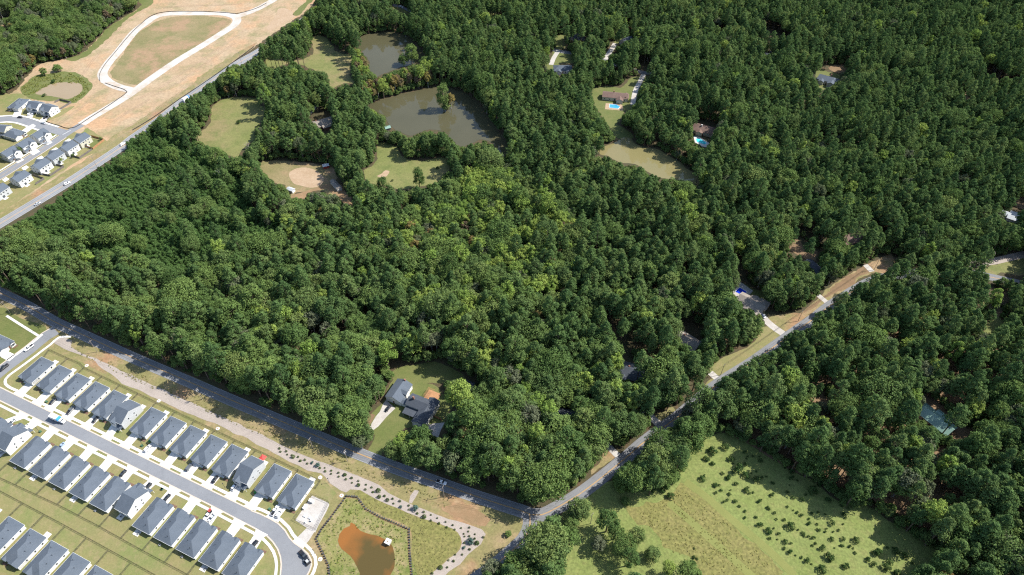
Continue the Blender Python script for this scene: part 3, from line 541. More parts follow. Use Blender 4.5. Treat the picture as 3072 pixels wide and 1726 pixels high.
KINDN = {'pine': 'pine_tree', 'young': 'young_pine_tree', 'oak': 'broadleaf_tree', 'poplar': 'poplar_tree', 'autumn': 'autumn_tree', 'grey': 'broadleaf_tree', 'full': 'broadleaf_tree', 'small': 'understorey_tree', 'cedar': 'cedar_bush'}
CRZ = {'pine': .74, 'young': .5, 'oak': .64, 'poplar': .62, 'autumn': .6, 'grey': .62, 'full': .5, 'small': .55, 'cedar': .5}
def pip(P, poly):
    x, y = P[:, 0], P[:, 1]; c = np.zeros(len(P), bool); n = len(poly); j = n - 1
    for i in range(n):
        xi, yi = poly[i]; xj, yj = poly[j]
        if yi != yj:
            m_ = ((yi > y) != (yj > y)) & (x < (xj - xi) * (y - yi) / (yj - yi) + xi); c ^= m_
        j = i
    return c

for k_, pts in ((11, [(712, 1350), (850, 1278), (962, 1390), (905, 1432), (775, 1412)]), (11, [(1182, 1060), (1262, 1036), (1322, 1130), (1296, 1208), (1202, 1158)]), (3, [(1518, 890), (1560, 868), (1692, 910), (1682, 970), (1645, 1000), (1640, 1062), (1590, 1075), (1520, 1010)]), (3, [(495, 515), (515, 452), (658, 460), (650, 500), (560, 535)]), (3, [(600, 272), (650, 230), (760, 245), (742, 278), (640, 282)]), (4, [(475, 560), (510, 502), (600, 518), (660, 550), (600, 622), (540, 602)]),
    (2, [(560, 868), (680, 808), (722, 840), (705, 940), (640, 962), (600, 920)]), (12, [(620, 400), (650, 365), (745, 335), (758, 400), (700, 432)]), (12, [(378, 570), (442, 600), (442, 640), (400, 622)]), (8, [(520, 265), (640, 258), (652, 300), (580, 338)]), (9, [(1275, 208), (1340, 212), (1478, 335), (1400, 408), (1335, 355)]), (4, [(95, 370), (170, 355), (195, 375), (120, 390)]), (7, [(1645, 30), (1745, 28), (1742, 112), (1650, 108)]), (12, [(1762, 200), (1890, 188), (1892, 282), (1800, 288)]), (2, [(1095, 905), (1140, 905), (1140, 945), (1095, 945)])):
    CLEAR.append(zp(k_, *pts))
NOF = zp(0, (1655, 1565), (1720, 1505), (1790, 1465), (1850, 1480), (1990, 1490), (2110, 1800), (1660, 1820))
CLEAR.append(zp(0, (-60, 732), (0, 692), (100, 642), (218, 557), (278, 513), (386, 441), (361, 435), (180, 550), (0, 655), (-60, 700)))
GAPS = [NOF, tri_px] + [zp(k_, *pts) for k_, pts in ((4, [(20, 200), (120, 190), (290, 330), (260, 375), (90, 365)]), (4, [(480, 470), (720, 465), (745, 500), (640, 525)]), (4, [(430, 700), (560, 690), (520, 775), (440, 765)]), (4, [(440, 1000), (560, 1055), (700, 1135), (745, 1195), (620, 1175), (470, 1095)]), (4, [(810, 885), (930, 905), (1045, 970), (1010, 1015), (900, 955)]), (4, [(1590, 430), (1700, 560), (1929, 640), (1929, 705), (1640, 705)]), (3, [(1020, 150), (1060, 200), (1100, 460), (1240, 500), (1230, 545), (1110, 505), (1035, 420)]), (3, [(1620, 200), (1765, 290), (1700, 365), (1635, 300)]),
    (11, [(1475, 560), (1560, 525), (1720, 760), (1810, 900), (1929, 950), (1929, 985), (1780, 965), (1560, 705)]), (11, [(1135, 850), (1210, 1000), (1440, 1075), (1380, 1115), (1195, 1045)]), (11, [(650, 1040), (765, 1060), (740, 1210), (960, 1330), (980, 1420), (700, 1345), (620, 1240)]), (12, [(640, 190), (760, 295), (925, 440), (900, 485), (755, 365), (635, 260)]), (12, [(1640, 710), (1745, 775), (1770, 1000), (1940, 1180), (1850, 1190), (1690, 960)]), (12, [(205, 390), (300, 380), (450, 520), (420, 570), (250, 500)]), (9, [(260, 40), (480, 100), (600, 190), (560, 230), (350, 130)]), (9, [(1480, 340), (1640, 390), (1560, 500), (1450, 440)]), (10, [(880, 1180), (940, 1290), (1180, 1310), (1420, 1390), (1430, 1440), (900, 1420)]), (10, [(190, 520), (330, 450), (350, 480), (220, 560)]), (2, [(560, 250), (700, 330), (830, 390), (700, 400)]))]
F = 3072 / 2575.
for c_, w_ in ((rac, 5.2), (rbc, 5.2), (hwc, 6.5)):
    GAPS.append([tuple(q) for q in PX([(p_.x, p_.y, 0) for p_ in offset_line(c_, w_)] + [(p_.x, p_.y, 0) for p_ in offset_line(c_, -w_)[::-1]])])
CLB = [(np.array(p).min(0), np.array(p).max(0), p) for p in CLEAR]
def in_clear(P):
    r = np.zeros(len(P), bool)
    for lo, hi, p in CLB:
        m_ = (~r) & (P[:, 0] >= lo[0]) & (P[:, 0] <= hi[0]) & (P[:, 1] >= lo[1]) & (P[:, 1] <= hi[1])
        if m_.any(): idx = np.nonzero(m_)[0]; r[idx] |= pip(P[idx], p)
    return r
z_young = [(x * F, y * F) for x, y in [(40, 570), (230, 440), (330, 350), (400, 335), (480, 350), (570, 395), (610, 450), (640, 540), (720, 560), (690, 610), (560, 640), (440, 690), (330, 650), (200, 650), (60, 620)]]
z_hard = [(x * F, y * F) for x, y in [(1130, 480), (1200, 420), (1330, 470), (1450, 560), (1450, 680), (1400, 770), (1250, 850), (1100, 830), (1010, 760), (960, 640), (1020, 540)]]
z_yel = [(x * F, y * F) for x, y in [(1150, 470), (1190, 415), (1290, 430), (1290, 500), (1210, 530)]]
z_cott = [(x * F, y * F) for x, y in [(980, 930), (1150, 880), (1350, 900), (1500, 1000), (1480, 1150), (1350, 1290), (1100, 1220), (960, 1160)]]
z_low = [(x * F, y * F) for x, y in [(1480, 880), (1700, 900), (1720, 1060), (1560, 1180), (1480, 1150)]]
z_pond = [(x * F, y * F) for x, y in [(890, 130), (935, 130), (990, 190), (1080, 160), (1090, 220), (1000, 250), (930, 260), (900, 200)]]
z_wl = [(x * F, y * F) for x, y in [(-20, -60), (390, -60), (340, 40), (250, 110), (150, 200), (-20, 240)]]
z_mix = [(x * F, y * F) for x, y in [(300, 640), (560, 600), (800, 620), (940, 760), (960, 900), (700, 880), (420, 820), (250, 740)]]
z_fence = [(x * F, y * F) for x, y in [(0, 600), (120, 700), (400, 830), (620, 950), (900, 1080), (930, 1000), (640, 880), (420, 780), (200, 690), (60, 600)]]
z_meadtrees = [(x * F, y * F) for x, y in [(1540, 1180), (1700, 1080), (1790, 940), (1830, 1080), (1700, 1230), (1650, 1447), (1300, 1460), (1340, 1290)]]
ZON = [(z_young, dict(young=.9, oak=.05, pine=.05)), (z_yel, dict(poplar=.72, oak=.28)), (z_hard, dict(oak=.42, poplar=.30, pine=.18, grey=.05, autumn=.05)), (z_cott, dict(oak=.56, poplar=.15, pine=.2, grey=.06, autumn=.03)), (z_low, dict(oak=.35, pine=.6, poplar=.05)), (z_pond, dict(autumn=.5, poplar=.2, small=.2, oak=.1)), (z_wl, dict(oak=.48, grey=.38, pine=.06, autumn=.08)), (z_fence, dict(pine=.3, oak=.5, grey=.14, autumn=.03, poplar=.03)), (z_mix, dict(pine=.55, oak=.28, grey=.12, young=.03, poplar=.02)), (z_meadtrees, dict(pine=.3, oak=.58, grey=.12))]
DEF = dict(pine=.80, oak=.13, poplar=.046, autumn=.008, grey=.016)
FALL = []
TREES = []      # kind, proto index, x, y, scale, rot, zscale
def scatter(step, kinds_of, hfilter=None, area=(-680, 680, 95, 900), seed=1, edge=None, fallback=False, pts=None):
    r_ = np.random.default_rng(seed); xs = np.arange(area[0], area[1], step); ys = np.arange(area[2], area[3], step * .87)
    X, Y = np.meshgrid(xs, ys); X = X + (np.arange(len(ys)) % 2)[:, None] * step / 2
    P = np.stack([X.ravel(), Y.ravel()], 1); P += r_.uniform(-.36, .36, P.shape) * step
    if pts is not None: P = pts
    pb = PX(np.c_[P, np.zeros(len(P))]); ok = (pb[:, 0] > -150) & (pb[:, 0] < PW + 190) & (pb[:, 1] > -60) & (pb[:, 1] < PH + 190)
    P = P[ok]; pb = pb[ok]
    ok = ~in_clear(pb)
    for gp in GAPS: ok &= ~pip(pb, gp)
    for dx, dy in ((1.6, 0), (-1.6, 0), (0, 1.6), (0, -1.6)): ok &= ~in_clear(PX(np.c_[P + np.array([dx, dy]), np.zeros(len(P))]))
    if edge:
        near = np.zeros(len(P), bool)
        for a in range(8): near |= in_clear(PX(np.c_[P + edge * np.array([math.cos(a * .785), math.sin(a * .785)]), np.zeros(len(P))]))
        ok &= near
    P = P[ok]
    if fallback and pts is None:
        gn = np.array([noise.noise(Vector((x * .045, y * .045, 17.))) + .6 * noise.noise(Vector((x * .11, y * .11, 5.))) for x, y in P]); pz = PX(np.c_[P, np.zeros(len(P))]); P = P[gn > np.where((pz[:, 0] > 2150) & (pz[:, 1] > 1040), -.36, -.62)]
    if fallback and pts is None:
        pz = PX(np.c_[P, np.full(len(P), 12.)]); near_ = np.clip((pz[:, 1] - 450) / 500, 0, 1); P = P[r_.uniform(0, 1, len(P)) > .27 * near_]
    kk = kinds_of(P, r_); idx = r_.integers(0, 99, len(P)); sc = (r_.uniform(.66, 1.12, len(P)) + .28 * r_.uniform(0, 1, len(P)) ** 3) * np.array([{'oak': 1.22, 'poplar': 1.2, 'grey': 1.15, 'pine': 1.04}.get(k, 1.) for k in kk]) * (np.interp(PX(np.c_[P, np.full(len(P), 12.)])[:, 1], [400, 900, 1500], [.94, 1.04, 1.2]) if fallback else 1.); rot = r_.uniform(0, 6.283, len(P)); zs = r_.uniform(.84, 1.14, len(P)) * (1 + .28 * np.array([noise.noise(Vector((x * .02, y * .02, 31.))) for x, y in P]))
    Hh = np.array([PROTO[k][i % len(PROTO[k])][1] * s * z_ for k, i, s, z_ in zip(kk, idx, sc, zs)]); Rr = np.array([PROTO[k][i % len(PROTO[k])][2] * s for k, i, s in zip(kk, idx, sc)]); cz = np.array([CRZ[k] for k in kk]) * Hh
    bad = np.zeros(len(P), bool)
    for fx, fz in ((0, 0), (0, .7), (.75, 0), (-.75, 0), (0, -.6)):
        bad |= in_clear(PX(np.c_[P[:, 0] + fx * Rr, P[:, 1], cz + fz * Rr]))
    bad |= in_clear(PX(np.c_[P, Hh * .97]))
    if fallback and bad.any():
        FALL.append(P[bad])
    for i in np.nonzero(~bad)[0]: TREES.append((str(kk[i]), int(idx[i] % len(PROTO[str(kk[i])])), P[i, 0], P[i, 1], sc[i], rot[i], zs[i]))
def main_kinds(P, r_):
    n = len(P); pc = PX(np.c_[P, np.full(n, 12.)]); out = np.array(['pine'] * n, dtype=object); u = r_.uniform(0, 1, n); done = np.zeros(n, bool)
    nv = np.array([noise.noise(Vector((x * .018, y * .018, 2.2))) + .5 * noise.noise(Vector((x * .05, y * .05, 7.7))) for x, y in P])
    u = np.clip(u + nv * .28, 0, .999)
    def assign(mk, w):
        c = 0.
        for k, p_ in w.items(): sel = mk & (u >= c) & (u < c + p_ + 1e-6); out[sel] = k; c += p_
    for z_, w in ZON:
        mk = (~done) & pip(pc, z_); assign(mk, w); done |= mk
    assign(~done, DEF)
    return out
def young_only(P, r_): return np.array(['young'] * len(P), dtype=object)
def tall_kinds(P, r_):
    k = main_kinds(P, r_); return k
scatter(4.6, main_kinds, seed=3, fallback=True)
# the plantation is closer set: fill it with young pines only
n0 = len(TREES)
yp = np.array([G(*q) for q in z_young]); save = list(TREES); TREES.clear()
scatter(2.35, young_only, area=(yp[:, 0].min(), yp[:, 0].max(), yp[:, 1].min(), yp[:, 1].max()), seed=5)
tp = np.array([(t[2], t[3], 5.) for t in TREES]); inside = pip(PX(tp), z_young)
young = [t for t, i in zip(TREES, inside) if i]
# thin tall trees standing inside the plantation, drop the first pass young ones there
keep = [t for t in save if t[0] != 'young']
big_in = [t for t in keep if t[0] in ('pine', 'oak')]
TREES.clear(); TREES += keep + young
def small_kinds(P, r_): return np.where(r_.uniform(0, 1, len(P)) < .8, 'small', 'cedar').astype(object)
scatter(3.6, small_kinds, seed=9, edge=7.)

fp = FALL[0]; fk = lambda P, r_: np.where(r_.uniform(0, 1, len(P)) < .6, 'full', 'small').astype(object)
scatter(1, fk, seed=21, fallback=True, pts=fp)
scatter(1, small_kinds, seed=22, pts=FALL[1])
# ------------------------------------------------------------------ placing the trees
def tree_thing(kind, pi, x, y, sc, rot, zs, label, group):
    (tm, cm, wm), H, r_ = PROTO[kind][pi]
    e = empty(KINDN[kind], (x, y, 0), rot); e.scale = (sc, sc, sc * zs); prop(e, label, 'tree' if kind != 'cedar' else 'bush', group)
    for nm, me in (('trunk', tm), ('crown', cm)):
        o = bpy.data.objects.new(nm, me); COL.objects.link(o); o.parent = e
    return e
def lone(kind, k, cx, cy, dia, label, hs=1., group=None):
    """single tree whose crown centre was surveyed at (cx, cy)"""
    pi = rnd.randrange(len(PROTO[kind])); _, H, r_ = PROTO[kind][pi]; sc = dia / 2 / r_; px = zp(k, (cx, cy))[0]
    x, y = G(*px, CRZ[kind] * H * sc * hs)
    return tree_thing(kind, pi, x, y, sc, rnd.uniform(0, 6.28), hs, label, group)
lone('full', 2, 640, 580, 13.5, 'single dark rounded tree in the green pasture left of the upper pond', 1.1)
lone('poplar', 2, 225, 680, 10, 'bright green upright tree at the head of the sunlit pasture', 1.1)
lone('full', 2, 1285, 385, 14, 'leafy tree standing in the upper pond', .95); lone('full', 2, 1228, 430, 10, 'smaller leafy tree at the foot of the one in the upper pond', .9)
lone('full', 2, 1515, 690, 13, 'tall green tree on the islet of the large pond', 1.35); lone('autumn', 2, 1572, 720, 9, 'rust coloured tree on the islet of the large pond', .9)
lone('small', 2, 1540, 765, 9, 'low bush at the waterline of the islet', .6)
lone('full', 2, 1385, 1085, 8, 'small bright tree casting a long shadow on the pasture below the pond', .9); lone('full', 2, 1452, 1080, 7.5, 'small bright tree at the wood edge below the pond', .9)
lone('full', 2, 1340, 1285, 10, 'tall narrow green tree at the lower side of the pasture', 1.3); lone('full', 2, 1078, 1335, 10, 'rounded tree at the lower corner of the pasture', 1.)
lone('cedar', 2, 35, 882, 4, 'lone dark bush in the sunlit pasture'); lone('cedar', 2, 1478, 1216, 2.6, 'tiny bush near the right end of the pasture below the pond'); lone('cedar', 2, 1150, 1305, 2, 'tiny bush in the middle of the pasture below the pond')
lone('cedar', 1, 385, 590, 5, 'round green bush on the far rim of the tan pond', .8); lone('cedar', 1, 320, 688, 4, 'low green bush at the near rim of the tan pond', .7); lone('small', 1, 410, 490, 9, 'clump of green shrubs behind the tan pond', .7); lone('small', 1, 310, 515, 7, 'green shrub at the wood edge behind the tan pond', .7)
lone('pine', 8, 1360, 140, 8.5, 'leaning pine with a bare trunk on the sunny lawn by the lane', .95)
lone('cedar', 8, 1360, 872, 4.2, 'dark cedar alone at the meadow corner below the lane trees'); lone('small', 8, 1030, 910, 5, 'grey pink bush at the tip of the lane trees', .6)
lone('full', 8, 690, 960, 12, 'round tree just right of the junction', .8); lone('pine', 8, 490, 1080, 12, 'large pine below the junction', .8); lone('oak', 8, 610, 1180, 13, 'broad pale tree below the junction', .9); lone('oak', 8, 905, 1050, 12, 'broad tree between the junction trees and the meadow', .95); lone('oak', 8, 1020, 1230, 13, 'large dark tree beside the lower meadow', .95); lone('oak', 8, 1110, 1160, 9, 'dark crown behind the large lower meadow tree', 1.); lone('poplar', 8, 1340, 1390, 7, 'yellow green tree at the bottom edge of the meadow', .8); lone('oak', 8, 1480, 1420, 11, 'dark tree at the bottom edge of the meadow', .8)
lone('oak', 8, 960, 1130, 9, 'middle crown of the tree group beside the meadow', .9); lone('grey', 8, 830, 1220, 8, 'pale olive tree left of the large lower meadow tree', .8); lone('full', 8, 1230, 1290, 8, 'feathery tree at the edge of the unmown grass', .7); lone('oak', 8, 1060, 1320, 10, 'yellowish crown below the large lower meadow tree', .8); lone('full', 8, 640, 1080, 8, 'leafy tree behind the large junction pine', .8)
lone('oak', 8, 420, 1330, 13, 'broad tree at the bottom edge beside the short lane', .9); lone('oak', 8, 250, 1420, 12, 'tree at the bottom edge over the short lane', .8); lone('small', 8, 180, 1145, 3.4, 'small lone bush on the dry corner beside the junction', .6); lone('grey', 8, 60, 1400, 10, 'pale tree at the bottom edge left of the short lane', .7)
lone('oak', 7, 1350, 430, 13, 'large tree in front of the white cottage', .95); lone('oak', 7, 1330, 560, 12, 'second large tree in front of the white cottage', .95); lone('grey', 7, 915, 470, 10, 'pale feathery tree at the mouth of the cottage drive', .75)
for i, (k, x, y, h) in enumerate(((7, 1620, 310, 12), (9, 185, 260, 17), (2, 115, 1085, 15), (1, 1590, 1270, 12), (12, 700, 860, 10))):
    b_, t_ = make_dead(h); e = empty('dead_tree', (*G(*zp(k, (x, y))[0], h * .5), 0)); prop(e, ['bare grey tree beside the concrete pad of the white cottage', 'bare white snag leaning in the lower wood', 'bare white snag at the wood edge of the sunlit pasture', 'bare pale snag in the young plantation', 'grey leafless tree above the bending lane'][i], 'tree')
    t_.build('trunk', M['pale_bark'], e); b_.build('branches', M['pale_bark'], e)
# --- forest: the biggest in view are single trees, the rest one mass
arr = np.array([(t[2], t[3], 0.) for t in TREES]); ctr = PX(np.c_[arr[:, :2], [CRZ[t[0]] * PROTO[t[0]][t[1]][1] * t[4] for t in TREES]])
size = np.array([PROTO[t[0]][t[1]][2] * t[4] for t in TREES]) / np.linalg.norm(arr - np.array([0, 0, CAM_H]), axis=1)
inview = (ctr[:, 0] > 15) & (ctr[:, 0] < PW - 15) & (ctr[:, 1] > 15) & (ctr[:, 1] < PH - 15)
single = set()
for ks, nmax in ((('pine',), 290), (('oak', 'grey', 'full'), 270), (('poplar',), 90), (('autumn',), 60)):
    c_ = [i for i, t in enumerate(TREES) if t[0] in ks and inview[i]]; c_.sort(key=lambda i: -size[i]); single.update(c_[:nmax])
LAND = [((80, 760), 'at the left end of the shaded road'), ((420, 1000), 'above the shaded road facing the first houses'), ((800, 1150), 'above the shaded road facing the planted gravel'), ((1000, 1080), 'left of the white cottage drive'), ((1250, 1080), 'behind the white cottage'), ((1420, 1290), 'between the white cottage and the junction'), ((1650, 1250), 'beside the lane above the junction'), ((1560, 1130), 'around the roof glimpsed above the junction'), ((1900, 1030), 'behind the charcoal roofed house'), ((2080, 1000), 'below the shaded brown house'), ((2160, 870), 'left of the blue pool'),
        ((1960, 1370), 'on the lane side of the meadow'), ((2150, 1220), 'at the top corner of the meadow'), ((2350, 1200), 'in the wood above the cedar rows'), ((2600, 1100), 'in the wood below the bending lane'), ((2760, 1250), 'around the green metal roof'), ((2900, 1450), 'in the lower right wood'), ((2680, 1480), 'on the shaded side of the meadow'), ((2950, 1680), 'in the bottom right corner'), ((2850, 950), 'below the wires at the right'), ((2480, 780), 'above the straw bank'), ((2700, 650), 'in the wood above the power line'), ((2300, 600), 'in the pines above the blue pool'), ((1700, 800), 'in the big wood right of the yellow trees'),
        ((1400, 700), 'in the centre of the big wood'), ((1450, 560), 'in the bright grove below the large pond'), ((1100, 850), 'in the dark middle of the big wood'), ((700, 850), 'in the left part of the big wood'), ((400, 760), 'at the lower side of the plantation'), ((1600, 420), 'between the large and the olive pond'), ((1150, 230), 'on the strip between two ponds'), ((900, 400), 'around the tan roofed farmhouse'), ((1500, 150), 'in the far wood above the ponds'), ((2100, 200), 'in the far pines'), ((250, 80), 'in the wood behind the building site'), ((850, 230), 'along the highway by the pastures'), ((1620, 1640), 'at the bottom edge below the junction')]
LA = np.array([l[0] for l in LAND])
ADJ = {'pine': ['dark pine'], 'oak': ['broadleaf tree'], 'grey': ['greyish tree'], 'full': ['leafy tree'], 'poplar': ['yellowish tree'], 'autumn': ['brownish tree'], 'young': ['young pine']}
fam = {}
for i in single:
    j = int(np.argmin(((LA - ctr[i]) ** 2).sum(1))); fam.setdefault((ADJ[TREES[i][0]][0], j), []).append(i)
NW = ['first', 'second', 'third', 'fourth', 'fifth', 'sixth', 'seventh', 'eighth', 'ninth', 'tenth', '11th', '12th', '13th', '14th', '15th', '16th', '17th', '18th', '19th', '20th', '21st', '22nd', '23rd', '24th', '25th', '26th', '27th', '28th', '29th', '30th'] + ['%dth' % q for q in range(31, 99)]
for (ad, j), ids in sorted(fam.items()):
    ids.sort(key=lambda i: ctr[i][0])
    for r_i, i in enumerate(ids):
        lb = ad + ' ' + LAND[j][1] + ('' if len(ids) == 1 else ', ' + NW[r_i] + ' from the left'); tree_thing(*TREES[i], lb, 'trees ' + LAND[j][1])
# trees that share a zone keep one label; where only one stands there the label is already its own
groups = {}
for i, t in enumerate(TREES):
    if i not in single: groups.setdefault('young' if t[0] == 'young' else ('understorey' if t[0] in ('small', 'cedar') else 'wood'), []).append(t)
pcol = bpy.data.collections.new('tree_models'); order = {}
for k in PROTO:
    for pi, (ms, H, r_) in enumerate(PROTO[k]):
        ob = bpy.data.objects.new('z%03d_' % len(order) + KINDN[k], ms[2]); pcol.objects.link(ob); order[(k, pi)] = len(order)
def forest(name, items, label):
    me = bpy.data.meshes.new(name); me.from_pydata([(t[2], t[3], 0) for t in items], [], [])
    for nm, ty, vals in (('pick', 'INT', [order[(t[0], t[1])] for t in items]), ('rotz', 'FLOAT', [t[5] for t in items]), ('sxy', 'FLOAT', [t[4] for t in items]), ('szz', 'FLOAT', [t[4] * t[6] for t in items])):
        a = me.attributes.new(nm, ty, 'POINT'); a.data.foreach_set('value', vals)
    o = bpy.data.objects.new(name, me); COL.objects.link(o); prop(o, label, 'woodland', kind='stuff')
    ng = bpy.data.node_groups.new(name, 'GeometryNodeTree'); ng.interface.new_socket('Geometry', in_out='INPUT', socket_type='NodeSocketGeometry'); ng.interface.new_socket('Geometry', in_out='OUTPUT', socket_type='NodeSocketGeometry')
    N = ng.nodes; L_ = ng.links; gi = N.new('NodeGroupInput'); go = N.new('NodeGroupOutput'); ip = N.new('GeometryNodeInstanceOnPoints'); ci = N.new('GeometryNodeCollectionInfo')
    ci.inputs['Collection'].default_value = pcol; ci.inputs['Separate Children'].default_value = True; ci.inputs['Reset Children'].default_value = True
    def at(nm, ty):
        n = N.new('GeometryNodeInputNamedAttribute'); n.data_type = ty; n.inputs['Name'].default_value = nm; return n.outputs['Attribute']
    cx = N.new('ShaderNodeCombineXYZ'); L_.new(at('rotz', 'FLOAT'), cx.inputs[2]); cs = N.new('ShaderNodeCombineXYZ'); sx = at('sxy', 'FLOAT'); L_.new(sx, cs.inputs[0]); L_.new(sx, cs.inputs[1]); L_.new(at('szz', 'FLOAT'), cs.inputs[2])
    L_.new(gi.outputs[0], ip.inputs['Points']); L_.new(ci.outputs[0], ip.inputs['Instance']); ip.inputs['Pick Instance'].default_value = True; L_.new(at('pick', 'INT'), ip.inputs['Instance Index']); L_.new(cx.outputs[0], ip.inputs['Rotation']); L_.new(cs.outputs[0], ip.inputs['Scale']); L_.new(ip.outputs[0], go.inputs[0])
    md = o.modifiers.new('trees', 'NODES'); md.node_group = ng
    return o
forest('forest', groups['wood'], 'dense mixed wood of pines and hardwoods filling the middle and far side')
forest('young_plantation_forest', groups['young'], 'close set young pine plantation beside the highway')
forest('undergrowth', groups['understorey'], 'low undergrowth along the wood edges')
print('TREES', len(TREES), 'single', len(single), {k: len(v) for k, v in groups.items()})
# ------------------------------------------------------------------ house kit
M['roof'] = mat('grey_shingles', (.083, .1, .122), (.072, .088, .108), .25, (.1, .116, .138), 1.6, .55, fine=.16, fscale=3.2, bump=.25, bscale=3)
M['roof_dark'] = mat('charcoal_shingles', (.055, .064, .078), (.045, .052, .063), .25, (.07, .08, .095), 1.6, .5, fine=.16, fscale=3.2, bump=.25)
M['roof_tan'] = mat('tan_shingles', (.23, .2, .17), (.19, .165, .14), .25, (.27, .235, .2), 1.6, .5, fine=.16, fscale=3.2, bump=.25)
M['roof_brown'] = mat('brown_shingles', (.145, .095, .075), (.115, .075, .06), .25, (.17, .12, .095), 1.6, .5, fine=.16, fscale=3.2, bump=.25)
M['roof_green'] = mat('green_metal_roof', (.16, .26, .21), (.14, .23, .19), .3, fine=.06, rough=.4, spec=.5)
M['wall_white'] = mat('white_siding', (.66, .65, .62), (.62, .61, .58), .4, fine=.05)
M['wall_grey'] = mat('grey_siding', (.44, .45, .45), (.4, .41, .41), .4, fine=.05)
M['wall_beige'] = mat('beige_siding', (.48, .46, .36), (.44, .42, .33), .4, fine=.05)
M['wall_tan'] = mat('tan_siding', (.40, .34, .26), (.36, .30, .23), .4, fine=.06)
M['brick'] = mat('brick_wall', (.26, .13, .09), (.21, .11, .08), .8, fine=.2, fscale=5)
M['trim'] = mat('white_trim', (.7, .7, .68), fine=.03)
M['glass'] = mat('window_glass', (.035, .045, .055), (.05, .06, .07), .5, rough=.08, spec=.6, fine=.05)
M['door'] = mat('painted_door', (.14, .07, .05), fine=.1)
M['garage'] = mat('garage_door', (.58, .57, .55), (.54, .53, .51), .5, fine=.06)
M['shutter'] = mat('dark_shutters', (.045, .05, .06), fine=.1)
M['wood'] = mat('cedar_deck_wood', (.36, .19, .09), (.3, .16, .08), .6, (.42, .24, .12), 1.5, .5, fine=.15)
M['greywood'] = mat('weathered_wood', (.12, .105, .095), (.16, .14, .125), .6, fine=.2)
M['black'] = mat('black_metal', (.02, .02, .022), rough=.45, fine=.1)
M['mulch'] = mat('mulch', (.12, .065, .045), (.16, .1, .07), .8, fine=.3)
PT = .42
def hip(mb, x0, x1, y0, y1, z, p=PT, th=.2):
    """hip roof with a thin eave"""
    if (x1 - x0) <= (y1 - y0):
        h = (x1 - x0) / 2; xm = (x0 + x1) / 2; r0, r1 = (xm, y0 + h, z + h * p), (xm, y1 - h, z + h * p)
        c = [(x0, y0, z), (x1, y0, z), (x1, y1, z), (x0, y1, z)]
        mb.poly([c[0], c[1], r0]); mb.poly([c[1], c[2], r1, r0]); mb.poly([c[2], c[3], r1]); mb.poly([c[3], c[0], r0, r1])
    else:
        h = (y1 - y0) / 2; ym = (y0 + y1) / 2; r0, r1 = (x0 + h, ym, z + h * p), (x1 - h, ym, z + h * p)
        c = [(x0, y0, z), (x1, y0, z), (x1, y1, z), (x0, y1, z)]
        mb.poly([c[0], c[1], r1, r0]); mb.poly([c[1], c[2], r1]); mb.poly([c[2], c[3], r0, r1]); mb.poly([c[3], c[0], r0])
    mb.box(x0, x1, y0, y1, z - th, z - .004)
    return mb
def gable(mb, x0, x1, y0, y1, z, axis='y', p=PT, th=.18):
    """gable roof slabs, ridge along axis"""
    if axis == 'y':
        xm = (x0 + x1) / 2; h = (x1 - x0) / 2 * p; prof = [(x0, z - th), (x0, z), (xm, z + h), (x1, z), (x1, z - th), (xm, z + h - th)]; mb.prism(prof, y0, y1, 'y')
    else:
        ym = (y0 + y1) / 2; h = (y1 - y0) / 2 * p; prof = [(y0, z - th), (y0, z), (ym, z + h), (y1, z), (y1, z - th), (ym, z + h - th)]; mb.prism(prof, x0, x1, 'x')
    return mb
def gwall(mb, x0, x1, y0, y1, h, axis='y', p=PT):
    """walls with gable ends"""
    if axis == 'y':
        xm = (x0 + x1) / 2; mb.prism([(x0, 0), (x1, 0), (x1, h), (xm, h + (x1 - x0) / 2 * p), (x0, h)], y0, y1, 'y')
    else:
        ym = (y0 + y1) / 2; mb.prism([(y0, 0), (y1, 0), (y1, h), (ym, h + (y1 - y0) / 2 * p), (y0, h)], x0, x1, 'x')
    return mb
def win(parent, side, a, z, w, h, at, shut=False):
    """side: 'x+','x-','y+','y-' at coordinate at; a = centre along the wall"""
    def bx(a0, a1, z0, z1, d0, d1):
        s = 1 if side[1] == '+' else -1; lo, hi = sorted((at + s * d0, at + s * d1)); m_ = MB()
        return m_.box(lo, hi, a0, a1, z0, z1) if side[0] == 'x' else m_.box(a0, a1, lo, hi, z0, z1)
    f = bx(a - w / 2 - .1, a + w / 2 + .1, z - h / 2 - .1, z + h / 2 + .1, -.02, .05).build('window', M['trim'], parent)
    bx(a - w / 2, a + w / 2, z - h / 2, z + h / 2, .0, .07).build('pane', M['glass'], f)
    if shut:
        for s_ in (-1, 1): bx(a + s_ * (w / 2 + .32) - .2, a + s_ * (w / 2 + .32) + .2, z - h / 2, z + h / 2, -.02, .06).build('shutter', M['shutter'], parent)
    return f
